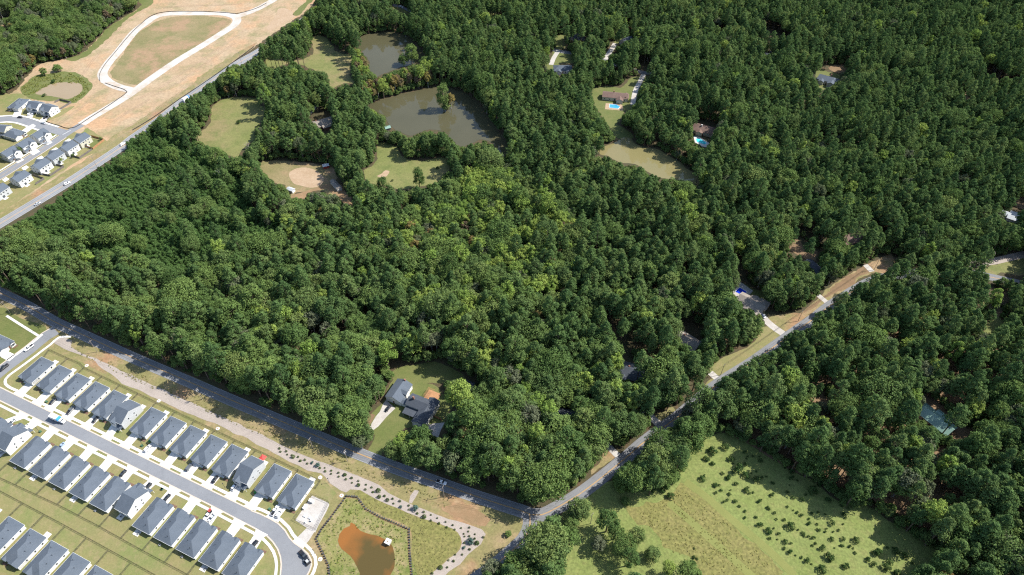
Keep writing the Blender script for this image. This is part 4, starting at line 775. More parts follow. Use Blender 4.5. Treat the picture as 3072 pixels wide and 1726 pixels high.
def ranch(wall, roofm, mirror=1):
    """one storey house, 11.4 x 16.6 m roof, front towards -y, garage at -x (times mirror)"""
    e = empty('ranch_house'); k = mirror
    X = lambda a, b: (min(a * k, b * k), max(a * k, b * k))
    w = MB(); w.box(-5.4, 5.4, -7.6, 8.0, 0, 2.75); a, b = X(-5.4, .5)
    gwall(w, a, b, -8.1, -3, 2.78, 'y'); a, b = X(2.6, 5.35); gwall(w, a, b, -8.0, -5, 2.77, 'y'); w.build('wall', wall, e)
    r = MB(); hip(r, -5.75, 5.75, -8.0, 8.35, 2.95); r2 = r.build('roof', roofm, e)
    m_ = MB(); a, b = X(-5.78, .85); gable(m_, a, b, -8.45, -3.2, 2.99, 'y'); m_.build('garage_gable', roofm, r2)
    m_ = MB(); a, b = X(2.3, 5.72); gable(m_, a, b, -8.4, -5.2, 2.98, 'y'); m_.build('entry_gable', roofm, r2)
    v = MB()
    for (x, y) in ((2.2, 3.), (-1.5, 5.5), (3.1, -1.)): v.tube((x, y, 3.4 + (5.75 - abs(x)) * .2), (x, y, 4.1 + (5.75 - abs(x)) * .35), .09, .09, 6)
    v.build('vent_pipe', M['black'], r2)
    t = MB(); t.box(-5.83, -5.76, -8.0, 8.4, 2.7, 2.97); t.box(5.76, 5.83, -8.0, 8.4, 2.7, 2.97); t.box(-5.7, 5.7, 8.36, 8.43, 2.7, 2.97); t.build('gutter', M['trim'], e)
    a, b = X(-4.9, .0); MB().box(a, b, -8.16, -8.09, .05, 2.3).build('garage_door', M['garage'], e)
    a, b = X(1.2, 2.2); MB().box(a, b, -7.68, -7.58, .05, 2.15).build('front_door', M['door'], e)
    win(e, 'y-', 3.9 * k, 1.5, 1.4, 1.4, -8.0, True)
    for y in (-3.5, 1.2, 5.4): win(e, 'x+', y, 1.6, .8, 1.1, 5.4)
    for y in (-1., 4.): win(e, 'x-', y, 1.6, .8, 1.1, -5.4)
    win(e, 'y+', -2.6, 1.55, 1.5, 1.3, 8.0); MB().box(1.2, 3.0, 7.95, 8.06, .05, 2.15).build('patio_door', M['glass'], e)
    m_ = MB(); m_.box(.8, 4.2, 8.1, 11.0, 0, .12); m_.build('patio', M['concrete'], e)
    a, b = X(2.5, 5.6); MB().box(a, b, -9.6, -8.5, 0.02, .1).build('flower_bed', M['mulch'], e)
    return e
def two_storey(wall, roofm, mirror=1, W=4.05, D0=-7.0, D1=6.9, hw=5.5):
    """gable ridge along x; garage bay projecting at -x, small porch roof at +x"""
    e = empty('two_storey_house'); k = mirror; X = lambda a, b: (min(a * k, b * k), max(a * k, b * k)); pp = .5
    w = MB(); gwall(w, -W, W, D0, D1, hw, 'x', pp); a, b = X(-W + .03, .6); gwall(w, a, b, D0 - 1.2, D0 + 2.5, hw - .3, 'y', .55); w.build('wall', wall, e)
    r = MB(); gable(r, -W - .3, W + .3, D0 - .35, D1 + .35, hw + .02, 'x', pp); r2 = r.build('roof', roofm, e)
    m_ = MB(); a, b = X(-W - .25, .9); gable(m_, a, b, D0 - 1.5, D0 + 3.6, hw - .25, 'y', .55); m_.build('front_gable', roofm, r2)
    m_ = MB(); a, b = X(.8, W + .2); m_.prism([(D0 - 2.0, 2.6), (D0 - 2.0, 2.75), (D0 - .01, 3.35), (D0 - .01, 3.2)], a, b, 'x'); m_.build('porch_roof', roofm, r2)
    t = MB(); t.box(-W - .3, W + .3, D0 - .42, D0 - .36, hw - .25, hw + .02); t.box(-W - .3, W + .3, D1 + .36, D1 + .43, hw - .25, hw + .02); t.build('gutter', M['trim'], e)
    for x in (1.3, W - .2): MB().tube((x * k, D0 - 1.85, 0), (x * k, D0 - 1.85, 2.62), .09, .09, 6).build('porch_post', M['trim'], e)
    a, b = X(-W + .35, .25); MB().box(a, b, D0 - 1.27, D0 - 1.18, .05, 2.3).build('garage_door', M['garage'], e)
    a, b = X(1.6, 2.6); MB().box(a, b, D0 - .07, D0 + .02, .05, 2.15).build('front_door', M['door'], e)
    win(e, 'y-', -1.7 * k, 4.2, 1.3, 1.3, D0 - 1.2, True); win(e, 'y-', 2.4 * k, 4.3, 1.0, 1.3, D0, True)
    for sx in ('x+', 'x-'):
        for y, z in ((-2.2, 4.3), (1.8, 4.3), (-1.8, 1.7), (2.2, 1.7)): win(e, sx, y, z, .75, 1.1, W if sx == 'x+' else -W)
    for x in (-2.4, 0., 2.4): win(e, 'y+', x, 4.2, .95, 1.3, D1)
    win(e, 'y+', -2.2, 1.6, 1.0, 1.3, D1); MB().box(.6, 2.4, D1 - .05, D1 + .06, .05, 2.15).build('patio_door', M['glass'], e)
    MB().box(.2, 3.4, D1 + .1, D1 + 2.8, 0, .12).build('patio', M['concrete'], e)
    return e
# ------------------------------------------------------------------ near estate
AU = SA            # local x along the street, front (-y) towards the street
ROADT = (-2.15, 3.7)
ORD = ['first', 'second', 'third', 'fourth', 'fifth', 'sixth', 'seventh', 'eighth', 'ninth', 'tenth', 'eleventh', 'twelfth', 'thirteenth', 'fourteenth']
HP = {}
for nm, fn in (('r', ranch), ('t', two_storey)):
    for k in (1, -1):
        HP[(nm, k)] = fn(M['wall_white'] if nm == 'r' else M['wall_grey'], M['roof'], k)
HP[('w', -1)] = two_storey(M['wall_white'], M['roof'], -1)
for o in list(HP.values()): KIDS[o.name] = list(o.children)
for o in list(HP.values()):
    for c in KIDS[o.name]: KIDS[c.name] = list(c.children)
first = {}
def put_house(key, loc, rz, label, group, patio=True):
    p = HP[key]
    if key not in first: p.location = loc; p.rotation_euler = (0, 0, rz); o = p; first[key] = 1; o['label'] = label
    else: o = copy_thing(p, loc, rz, label)
    prop(o, label, 'house', group)
    if not patio and o is not p:
        for c in [c for c in o.children if c.name.startswith('patio') and 'door' not in c.name]: bpy.data.objects.remove(c)
    return o
UP = [('r', 6.6), ('r', 21.5), ('r', 36.3), ('r', 51.2), ('r', 65.7), ('t', 80.0), ('r', 94.5), ('r', 109.), ('r', 123.4), ('r', 137.9), ('r', 152.4), ('t', 166.9), ('r', 181.), ('r', 195.3)]
LO = [('r', 21.6), ('t', 36.2), ('r', 50.8), ('r', 65.4), ('r', 80.), ('r', 94.7), ('r', 109.1), ('t', 123.6), ('r', 138.2), ('r', 152.3), ('r', 166.5), ('r', 180.8), ('r', 195.)]
for i, (ty, s) in enumerate(UP):
    k = -1 if i < 2 else 1; x, y = ST(s, 21.05 if ty == 'r' else 20.0)
    put_house((ty, k), (x, y, .06), AU, ('hip roofed house' if ty == 'r' else 'tall grey gabled house') + ', ' + ORD[i] + ' from the left in the row backing on the gravel strip', 'houses in the row backing on the gravel strip', i in (1, 4, 5, 6, 8, 10, 11, 13))
for i, (ty, s) in enumerate(LO):
    x, y = ST(s, -19.6 if ty == 'r' else -18.1)
    put_house((ty if ty == 'r' else 'w', -1), (x, y, .06), AU + math.pi, ('hip roofed house' if ty == 'r' else 'tall white gabled house') + ', ' + ORD[i] + ' from the left on the lower side of the near street', 'houses on the lower side of the near street', i in (3, 5, 7, 8, 11))
TH = [('t', 60.5, 'white two storey house cut by the left edge, third row'), ('r', 78., 'two storey neighbour'), ('r', 93.4, 'x'), ('r', 108., 'x'), ('r', 122.7, 'x'), ('r', 137.3, 'x'), ('r', 152, 'x')]
for i, (ty, s, _l) in enumerate(TH):
    x, y = ST(s, -58.2); put_house((ty, 1 if i % 2 else -1), (x, y, .06), AU, ('hip roofed house' if ty == 'r' else 'tall white gabled house') + ', ' + ORD[i] + ' from the left in the bottom row of the estate', 'houses in the bottom row', i in (0, 2))
# ground of the estate
lawn_poly = [ST(-60, 36), ST(-2, 38), ST(40, 37), ST(90, 35), ST(150, 33.5), ST(205, 33), ST(214, 30), ST(212, 8), ST(216, -4), ST(225, -20), ST(222, -50), ST(230, -110), ST(-80, -110), ST(-90, 36)]
patch('estate_lawn', lawn_poly, .03, M['lawn'], 'dry mown lawns of the near estate', .4, step=5, sm=False)
patch('drainage_strip', [ST(20, -36.6), ST(60, -36.2), ST(120, -34.9), ST(190, -34.9), ST(215, -35.5), ST(215, -40.8), ST(120, -41.2), ST(40, -41.6), ST(20, -42)], .045, M['lawn'], 'tan grass strip between two black fences', .3, seed=2)
# near street asphalt: straight part then curve and turning head
zz = lambda *p: [Vector(q) for q in zg(28, *p)]
up_edge = [Vector(ST(s, 3.7)) for s in range(-10, 190, 10)] + zz((250, 5), (450, 80), (640, 172), (850, 292), (1000, 440), (1100, 610), (1200, 720), (1400, 862), (1520, 980), (1588, 1100), (1600, 1220), (1560, 1340), (1500, 1447), (1400, 1640))
lo_edge = [Vector(ST(s, -2.15)) for s in range(-10, 170, 10)] + zz((0, 195), (380, 392), (600, 525), (760, 685), (870, 850), (930, 1020), (952, 1200), (930, 1447), (900, 1640))
def ribbon(name, a, b, z, m_, label, cat, z0=None):
    a = smooth_loop(a, 4, False); b = smooth_loop(b, 4, False)
    o = slab(name, [(p.x, p.y) for p in a] + [(p.x, p.y) for p in b[::-1]], 0 if z0 is None else z0, z, m_, label, cat); return o
ribbon('estate_street', up_edge, lo_edge, .08, M['asphalt'], 'grey near estate street curving to a turning head', 'road')
ukerb = smooth_loop(up_edge, 4, False); lkerb = smooth_loop(lo_edge, 4, False)
def sideband(c, d0, d1, z, m_, name, label):
    a = offset_line(c, d0); b = offset_line(c, d1); slab(name, [(p.x, p.y) for p in a] + [(p.x, p.y) for p in b[::-1]], 0, z, m_, label, name)
sideband(ukerb, .02, .72, .16, M['kerb'], 'kerb', 'pale kerb on the upper side of the near street')
sideband(lkerb, -.72, -.02, .16, M['kerb'], 'kerb', 'pale kerb on the lower side of the near street')
def uw(s): return s
u_walk = [Vector(ST(s, 5.4)) for s in range(-6, 190, 10)]
sideband([p for p in ukerb[4:]], 1.75, 3.25, .14, M['concrete'], 'sidewalk', 'white sidewalk on the upper side of the near street')
sideband([p for p in lkerb[3:]], -3.25, -1.9, .14, M['concrete'], 'sidewalk', 'white sidewalk on the lower side of the near street')
UD = [(6.9, 12.4), (21.8, 27.), (31.5, 36.6), (45.5, 50.8), (60.3, 65.6), (76.3, 81.4), (89.7, 94.9), (103.4, 109.), (118.7, 123.8), (133.1, 138.2), (147.4, 152.5), (163., 168.2), (175.9, 181.), (189.7, 195.3)]
LD = [(21., 26.3), (31.7, 37.2), (45., 50.3), (60., 65.4), (74.3, 79.6), (89., 94.2), (103.7, 108.8), (119.3, 124.5), (133., 138.3), (146.9, 151.9), (160.9, 166.1), (175.6, 181.), (189.5, 194.5)]
for i, (a, b) in enumerate(UD):
    gx = UP[i][1]; g0, g1 = ((gx - 5.1, gx + .1) if i >= 2 else (gx - .1, gx + 5.1)); top = 13.1 if UP[i][0] == 'r' else 12.0
    f = .9 if i < 13 else 0
    slab('driveway', [ST(a - 1.2, 4.45), ST(b + 1.2, 4.45), ST(b, 6.9), ST(g1, top), ST(g0, top), ST(a, 6.9)], 0, .175, M['concrete'], 'white driveway of the ' + ORD[i] + ' house in the row backing on the gravel strip', 'driveway')
    slab('front_path', [ST(g1 if i >= 2 else g0 - 2.2, top - .9), ST(g1 + 2.2 if i >= 2 else g0, top - .9), ST(g1 + 2.2 if i >= 2 else g0, top + .4), ST(g1 if i >= 2 else g0 - 2.2, top + .4)], 0, .165, M['concrete'], 'short front path of the ' + ORD[i] + ' house in the row backing on the gravel strip', 'path')
for i, (a, b) in enumerate(LD):
    gx = LO[i][1]; g0, g1 = gx - 5.1, gx + .1; top = -11.6 if LO[i][0] == 'r' else -10.0
    slab('driveway', [ST(a - 1.2, -2.9), ST(b + 1.2, -2.9), ST(b, -5.4), ST(g1, top), ST(g0, top), ST(a, -5.4)], 0, .175, M['concrete'], 'white driveway of the ' + ORD[i] + ' house on the lower side of the street', 'driveway')
# cross street at the left
DS = smooth_loop(zg(21, (1270, -60), (1060, 60), (880, 200), (640, 400), (420, 560), (150, 760), (-60, 930), (-250, 1090), (-500, 1300)), 3, False)
prop(strip_mesh('side_street', DS, -4.2, 4.2, .075, M['asphalt']), 'grey side street joining the shaded road at the left', 'road', kind='structure')
wk = smooth_loop(zg(21, (1620, 60), (1480, 60), (1330, 80), (1210, 170), (1120, 250), (960, 370), (700, 570), (400, 790), (180, 950), (100, 1040), (90, 1150), (180, 1240), (330, 1310), (460, 1370)), 1.5, False)
wk2 = offset_line(wk, 1.5); slab('sidewalk', [(p.x, p.y) for p in wk] + [(p.x, p.y) for p in wk2[::-1]], 0, .14, M['concrete'], 'white curved sidewalk round the first corner house', 'sidewalk')
kb = offset_line(DS, -4.9); kb2 = offset_line(DS, -4.22); slab('kerb', [(p.x, p.y) for p in kb] + [(p.x, p.y) for p in kb2[::-1]], 0, .15, M['kerb'], 'pale kerb along the left side street', 'kerb')
w3 = smooth_loop(zg(21, (940, 20), (860, 90), (700, 220), (520, 350), (340, 490)), 2, False); w4 = offset_line(w3, 1.5)
slab('sidewalk', [(p.x, p.y) for p in w3] + [(p.x, p.y) for p in w4[::-1]], 0, .14, M['concrete'], 'white sidewalk across the side street from the first house', 'sidewalk')
w3 = smooth_loop(zg(5, (40, 965), (150, 1035), (270, 1110)), 2, False); w4 = offset_line(w3, 1.5)
slab('sidewalk', [(p.x, p.y) for p in w3] + [(p.x, p.y) for p in w4[::-1]], 0, .14, M['concrete'], 'white footpath crossing the lawn by the left junction', 'sidewalk')
slab('driveway', zg(21, (-60, 330), (90, 330), (180, 410), (330, 480), (360, 510), (210, 640), (150, 610), (0, 530), (-60, 480)), 0, .15, M['concrete'], 'white driveway of the house at the left edge', 'driveway')
patch('lawn', zg(5, (-80, 850), (0, 900), (60, 905), (120, 960), (330, 1040), (310, 1090), (250, 1130), (110, 1230), (0, 1310), (-80, 1350)), .035, M['lawn_green'], 'green lawn beside the left junction', .4, seed=4)
x, y = G(*zp(5, (-20, 1160))[0], 3); put_house(('r', 1), (x, y, .05), AU + math.pi / 2, 'house at the left edge with a white porch gable', 'houses by the side street')
# gravel strip and planted beds
patch('gravel_strip', zg(5, (380, 1140), (420, 1120), (480, 1117), (520, 1140), (510, 1180), (570, 1220), (640, 1250), (760, 1300), (900, 1370), (1060, 1440)) + zg(7, (100, 380), (260, 460), (420, 540), (560, 600), (700, 650), (900, 730), (1060, 800), (1120, 850), (1280, 930), (1420, 990), (1560, 1040), (1700, 1080), (1790, 1110), (1825, 1145), (1790, 1220), (1700, 1300), (1640, 1370), (1560, 1420), (1500, 1480), (1400, 1480), (1440, 1430), (1560, 1330), (1640, 1260), (1650, 1170), (1590, 1110), (1450, 1060), (1300, 1010), (1160, 950), (1000, 880), (920, 830), (850, 825), (820, 850), (700, 780), (640, 715), (540, 690), (400, 620), (250, 540), (100, 460), (0, 420)) + zg(6, (1600, 370), (1500, 330), (1300, 250), (1130, 170), (1000, 110), (880, 60), (830, 10)) + zg(5, (740, 1340), (690, 1290), (600, 1250), (500, 1215), (430, 1180)), .055, M['gravel'], 'long grey gravel strip behind the estate, planted with young evergreens', .35, step=3)
patch('worn_earth', zg(7, (1280, 870), (1310, 830), (1345, 835), (1320, 890), (1290, 925), (1265, 920)), .05, M['gravel'], 'pale stony patch beside the shaded road', .4)
patch('worn_earth', zg(7, (1500, 960), (1640, 930), (1780, 990), (1860, 1050), (1830, 1090), (1700, 1060), (1560, 1010)), .045, M['red_dirt'], 'bare orange earth near the junction', .9)
patch('worn_earth', zg(7, (1850, 1120), (1929, 1060), (2080, 990), (2090, 1050), (1960, 1180), (1800, 1330), (1660, 1470), (1560, 1480), (1700, 1330), (1800, 1220)), .04, M['verge'], 'dry bank falling from the junction to the bottom edge', .6, seed=4)
patch('basin_grass', zg(7, (900, 830), (1000, 880), (1160, 955), (1300, 1015), (1450, 1065), (1590, 1115), (1645, 1175), (1630, 1260), (1550, 1330), (1430, 1430), (1380, 1500), (1290, 1500), (1285, 1290), (1275, 1115), (1060, 1010), (960, 960), (910, 880), (860, 850)), .05, M['tall_grass'], 'rough tan grass between the basin wall and the planted gravel', .5, seed=4)
patch('basin_bank', zg(7, (830, 875), (890, 880), (950, 960), (1060, 1025), (1260, 1120), (1275, 1290), (1285, 1500), (700, 1500), (690, 1380), (660, 1300), (600, 1190), (640, 1120), (740, 980), (800, 900)), .06, M['bank'], 'weedy bank around the muddy orange basin', .4, seed=5)
prop(patch('basin_pond', zg(7, (850, 1070), (880, 1080), (920, 1130), (1000, 1155), (1080, 1180), (1140, 1210), (1165, 1290), (1165, 1400), (1140, 1447), (1120, 1520), (930, 1520), (915, 1430), (890, 1370), (850, 1310), (790, 1260), (755, 1200), (765, 1150), (800, 1110), (840, 1090)), .09, M['pond_orange'], 'muddy orange stormwater pond below the estate', .35), cat='pond')
slab('concrete_drive', zg(28, (1290, 600), (1510, 380), (1705, 430), (1560, 660), (1490, 745), (1440, 720)), 0, .13, M['old_concrete'], 'concrete drive to the fenced pump yard', 'driveway')
slab('driveway_apron', zg(28, (1180, 685), (1290, 600), (1490, 745), (1420, 850)), 0, .15, M['concrete'], 'white apron at the head of the pump yard drive', 'driveway')
patch('pump_yard_floor', zg(25, (1630, 960), (2000, 1120), (2020, 1160), (1700, 1800), (1250, 1520)), .06, M['old_concrete'], 'stained pale floor of the fenced pump yard', .2, step=3, sm=False)
# ------------------------------------------------------------------ far estate houses
ORG.update({23: (240, 1200, .13272), 24: (480, 1320, .13272), 26: (240, 1380, .13272), 27: (480, 1500, .13272)})
def ang(k, a, b):
    p, q = zg(k, a, b); return math.atan2(q[1] - p[1], q[0] - p[0])
FA = ang(13, (200, 1225), (840, 815)); FB = ang(13, (300, 530), (600, 625))
for key, w_ in ((('fw', 1), 'wall_white'), (('fw', -1), 'wall_white'), (('fb', 1), 'wall_beige'), (('fg', 1), 'wall_grey')):
    HP[key] = two_storey(M[w_], M['roof'], key[1], W=5.6, D0=-5.2, D1=4.8, hw=5.3); KIDS[HP[key].name] = list(HP[key].children)
    for c in KIDS[HP[key].name]: KIDS[c.name] = list(c.children)
for key, x, y, rz, lb in ((('fb', 1), 1165, 790, FA + math.pi, 'beige house at the upper end of the far street beside the orange fence'), (('fw', 1), 985, 905, FA + math.pi, 'white house below the beige one on the far street'),
    (('fg', 1), 780, 1035, FA + math.pi, 'grey house third down the highway side of the far street'), (('fw', 1), 585, 1165, FA + math.pi, 'white house with a covered back porch beside the highway'), (('fw', 1), 285, 1345, FA + math.pi, 'white house near the left edge beside the highway'), (('fg', 1), -30, 1530, FA + math.pi, 'grey house cut by the left edge beside the highway'),
    (('fw', -1), 560, 725, FA, 'white house on the corner lawn of the far estate'), (('fw', -1), 345, 860, FA, 'white house with a red shrub, second from the corner'), (('fw', -1), 120, 985, FA, 'white house third from the corner of the far estate'), (('fb', 1), 20, 640, FB + .3, 'pale house at the left edge inside the curving street'), (('r', 1), 195, 720, FA, 'low grey hipped house with pale side wall inside the curve'),
    (('r', -1), 260, 290, FB + .25, 'low hipped house beside the tan pond with its garage to the street'), (('fw', 1), 510, 300, FB + .1, 'middle white house of the three below the tan pond'), (('fw', 1), 700, 345, FB, 'white house at the end of the row below the tan pond')):
    xx, yy = G(*zp(13, (x, y))[0], 6 if key[0] != 'r' else 3.5); put_house(key, (xx, yy, .05), rz, lb, 'houses of the far estate')
for i, pts in enumerate(([(1000, 800), (1040, 830), (960, 880), (920, 850)], [(810, 930), (850, 950), (770, 1010), (740, 970)], [(600, 1050), (640, 1080), (570, 1130), (530, 1090)], [(380, 1190), (420, 1215), (350, 1270), (310, 1230)], [(90, 1360), (140, 1390), (70, 1430), (30, 1400)],
      [(610, 850), (690, 800), (760, 860), (690, 895)], [(380, 970), (500, 930), (580, 990), (480, 1045)], [(160, 1110), (260, 1060), (350, 1110), (260, 1160)], [(230, 360), (330, 360), (290, 490), (180, 490)], [(400, 440), (500, 430), (460, 510), (390, 490)], [(640, 480), (710, 480), (660, 560), (560, 550)], [(380, 640), (480, 590), (520, 620), (330, 760), (200, 830), (180, 800)])):
    slab('driveway', zg(13, *pts), 0, .13, M['concrete'], ORD[i] + ' white driveway of the far estate', 'driveway')
for i, pts in enumerate(([(690, 715), (790, 720), (840, 770), (830, 810), (790, 840), (720, 800)], [(1220, 880), (1340, 815), (1480, 850), (1340, 940)], [(490, 880), (560, 850), (650, 890), (560, 960)])):
    patch('lawn', zg(13, *pts), .055, M['lawn_green'], ['green corner lawn', 'green back yard behind the beige house', 'green lawn between two white houses'][i] + ' in the far estate', .2, seed=i)
# ------------------------------------------------------------------ other buildings
def bld(name, label, k, c, d0, d1, wallm, roofm, blocks, z=4.5, flip=False, chim=None, cat='house', extra=None):
    x, y = G(*zp(k, c)[0], z); e = empty(name, (x, y, .03), ang(k, d0, d1) + (math.pi if flip else 0)); prop(e, label, cat)
    w = MB(); roof0 = None; rb_ = []
    for i, (ty, x0, x1, y0, y1, h, ax) in enumerate(blocks):
        h += .013 * i
        if ty == 'gable': gwall(w, x0 + .35, x1 - .35, y0 + .35, y1 - .35, h - .05, ax, .45); r = gable(MB(), x0, x1, y0, y1, h, ax, .47)
        elif ty == 'hip': w.box(x0 + .4, x1 - .4, y0 + .4, y1 - .4, 0, h - .05); r = hip(MB(), x0, x1, y0, y1, h, .5)
        elif ty == 'shed': r = MB().prism([(y0, h - .5), (y0, h - .35), (y1, h + .25), (y1, h + .1)], x0, x1, 'x'); [w.tube((px_, y0 + .3, 0), (px_, y0 + .3, h - .5), .1, .1, 6) for px_ in (x0 + .3, (x0 + x1) / 2, x1 - .3)]
        o = r.build('roof' if roof0 is None else 'roof_wing', roofm, e if roof0 is None else roof0); roof0 = roof0 or o
    w.build('wall', M[wallm] if isinstance(wallm, str) else wallm, e)
    ty, x0, x1, y0, y1, h, ax = blocks[0]
    if cat == 'house':
        n = max(2, int((x1 - x0) / 4))
        for i in range(n):
            a = x0 + (i + .5) * (x1 - x0) / n
            win(e, 'y-', a, 1.6, 1.0, 1.3, y0 + (.35 if ty == 'gable' else .4)); win(e, 'y+', a, 1.6, 1.0, 1.3, y1 - (.35 if ty == 'gable' else .4))
        win(e, 'x+', (y0 + y1) / 2 + 1, 1.6, 1.0, 1.3, x1 - (.35 if ty == 'gable' else .4)); win(e, 'x-', (y0 + y1) / 2, 1.6, 1.0, 1.3, x0 + (.35 if ty == 'gable' else .4))
        MB().box(x0 + (x1 - x0) * .47, x0 + (x1 - x0) * .47 + 1, y0 + .26, y0 + .34, .05, 2.15).build('front_door', M['door'], e)
    if chim: MB().box(chim[0] - .5, chim[0] + .5, chim[1] - .4, chim[1] + .4, 2, h + chim[2]).build('chimney', M['brick'] if len(chim) < 4 else M[chim[3]], roof0)
    return e
gx = MB()
bld('cottage', 'white cottage with dark grey cross gabled roofs beside the cedar deck', 7, (1335, 245), (0, 0), (100, 0), 'wall_white', M['roof_dark'], [('gable', -8.5, 9, 0, 8.5, 4.6, 'x'), ('gable', .5, 8.6, -8.5, 4, 4.5, 'y'), ('shed', -8, 1, -4.6, .5, 3.0, 'x'), ('gable', 2, 8.9, 3, 10, 4.7, 'y')], 5, chim=(-5, 4.2, 4)).rotation_euler.z = SA
gq = bld('garage_building', 'grey roofed garage wing with dormer next to the white cottage', 7, (1195, 105), (0, 0), (100, 0), 'wall_white', M['roof'], [('gable', -5.2, 5.2, -6.8, 7.2, 4.0, 'y'), ('gable', 1.0, 6.0, -1.5, 2.5, 4.9, 'x'), ('gable', 3.5, 9.5, -6.5, -2.0, 2.9, 'x')], 5, chim=(.5, 6.6, 3.2)); gq.rotation_euler.z = SA
for x0 in (-4.2, .4): MB().box(x0, x0 + 3.4, -6.53, -6.42, .05, 2.4).build('garage_door', M['garage'], gq)
e = empty('deck', (*G(*zp(7, (1440, 155))[0]), 0), SA); prop(e, 'orange cedar deck with a slatted pergola behind the white cottage', 'deck')
for i in range(24): MB().box(-4 + i * .34, -4 + i * .34 + .32, -3, 3.4, .5, .6).build('plank', M['wood'], e)
for px_, py_ in ((-3.8, -2.8), (3.9, -2.8), (-3.8, 3.2), (3.9, 3.2)): MB().box(px_ - .1, px_ + .1, py_ - .1, py_ + .1, 0, 3.0 if px_ < 0 else .9).build('post', M['wood'], e)
for i in range(8): MB().box(-4 + i * .55, -3.9 + i * .55, -3, 3.4, 2.85, 3.0).build('pergola_slat', M['wood'], e)
bld('shed', 'small dark roofed garden shed with white door under the trees behind the cottage', 7, (1695, 70), (0, 0), (10, 0), 'wall_white', M['roof_dark'], [('gable', -3.6, 3.6, -3, 3, 2.6, 'x')], 2.5, cat='shed').rotation_euler.z = SA
bld('house', 'large house with charcoal hipped roof in the dark clearing', 11, (835, 1350), (740, 1350), (935, 1400), 'brick', M['roof_dark'], [('hip', -10, 10, -6.5, 6.5, 3.2, 'x'), ('gable', -7, -1, -8.5, 0, 3.1, 'y'), ('gable', 3, 8, -7.5, 0, 3.0, 'y')], 5, chim=(-2, 1, 3.6))
bld('house', 'brown gabled house half hidden in shade among big trees', 11, (1240, 1125), (1195, 1075), (1300, 1140), 'wall_tan', M['roof_tan'], [('gable', -8, 8, -5, 5, 3.4, 'x'), ('gable', 1, 7, -7.5, 2, 3.3, 'y')], 5, chim=(-3, .6, 3))
bld('house', 'tan house with crossing gables beside the bright blue pool', 11, (1705, 850), (1640, 820), (1780, 890), 'wall_tan', M['roof_tan'], [('gable', -9, 9, -5, 5, 3.4, 'x'), ('gable', -3, 4, -9, 6, 3.5, 'y'), ('hip', 3, 10, -1, 8, 3.3, 'x'), ('gable', 3.5, 9, -9.5, -2, 3.0, 'y')], 5)
bld('house', 'house with pale green metal roof in the lower wood', 9, (1355, 305), (1290, 215), (1455, 345), 'wall_tan', M['roof_green'], [('gable', -10, 10, -5.2, 5.2, 3.2, 'x'), ('gable', -3, 5, 2, 7.4, 3.3, 'x')], 5)
bld('house', 'brown roofed long house with cream walls above the pool deck', 3, (955, 678), (870, 655), (1045, 672), 'wall_beige', M['roof_brown'], [('gable', -11.5, 11.5, -5.2, 5.2, 3.4, 'x'), ('gable', 1.5, 8, -9, 2, 3.2, 'y'), ('gable', 7, 12.5, -4, 4.4, 3.3, 'y')], 5, chim=(-1.5, 1.5, 3.6))
bld('house', 'brown hipped house with a dark deck above the turquoise pool', 3, (1605, 922), (1535, 900), (1680, 935), 'wall_tan', M['roof_brown'], [('hip', -10.5, 10.5, -6, 6, 3.4, 'x'), ('gable', -6, 0, -8.5, 0, 3.3, 'y')], 5, chim=(-3, -1, 4, 'wall_white'))
bld('house', 'grey hipped house with white gables among the far pines', 3, (575, 482), (515, 478), (655, 478), 'wall_white', M['roof'], [('hip', -9, 9, -5.5, 5.5, 3.4, 'x'), ('gable', -7, -1.5, -8, 0, 3.3, 'y'), ('gable', 3, 7, -7, 0, 3.2, 'y')], 5, chim=(5, -1, 3.5, 'wall_white'))
bld('house', 'dark grey roofed house furthest up among the far pines', 3, (670, 250), (610, 262), (750, 258), 'wall_grey', M['roof'], [('hip', -9, 9, -5, 5, 3.4, 'x'), ('gable', -2, 4, -7, 0, 3.3, 'y')], 5, chim=(2.5, 1, 4, 'wall_white'))
bld('house', 'grey roofed house at the top of the pale far drive', 3, (1040, 285), (1020, 295), (1060, 275), 'wall_grey', M['roof'], [('gable', -7, 7, -5, 5, 3.2, 'x')], 4.5)
bld('house', 'slate roofed cream house alone in the far right pines', 4, (570, 562), (500, 535), (645, 575), 'wall_beige', M['roof'], [('hip', -9.5, 9.5, -5.5, 5.5, 3.5, 'x'), ('gable', -7, -2, -8.5, 0, 3.4, 'y'), ('gable', 1, 8, -9, 1, 3.6, 'y')], 5, chim=(1, 4, 3.4))
bld('house', 'house glimpsed with a white chimney in the dark gap of the far pines', 4, (140, 380), (90, 385), (190, 375), 'wall_grey', M['roof'], [('gable', -9, 9, -5, 5, 3.2, 'x')], 4.5, chim=(4, 0, 3, 'wall_white'))
bld('farmhouse', 'long tan roofed farmhouse half hidden by trees near the paddock', 2, (640, 878), (575, 885), (700, 850), 'brick', M['roof_tan'], [('gable', -10, 10, -6, 6, 3.0, 'x'), ('gable', -2, 8, -9, -3, 2.8, 'x')], 4.5, chim=(-4.5, 1, 3.4))
bld('house', 'brick house in the brown yard above the straw bank', 12, (690, 390), (640, 400), (740, 380), 'brick', M['roof_brown'], [('gable', -8, 8, -5, 5, 3.1, 'x')], 4.5)
bld('house', 'dark roofed house behind the trees of the bending lane', 12, (410, 600), (380, 575), (440, 625), 'wall_grey', M['roof_dark'], [('gable', -7, 7, -5, 5, 3.1, 'x')], 4.5)
bld('house', 'dark roof glimpsed in the trees above the junction', 8, (590, 290), (530, 280), (650, 300), 'wall_grey', M['roof_dark'], [('hip', -8, 8, -5.5, 5.5, 3.1, 'x')], 4.5)
M['red'] = mat('red_barn_paint', (.32, .05, .035), fine=.12); M['tin'] = mat('tin_roof', (.42, .45, .47), (.34, .35, .36), .5, rough=.45, fine=.1)
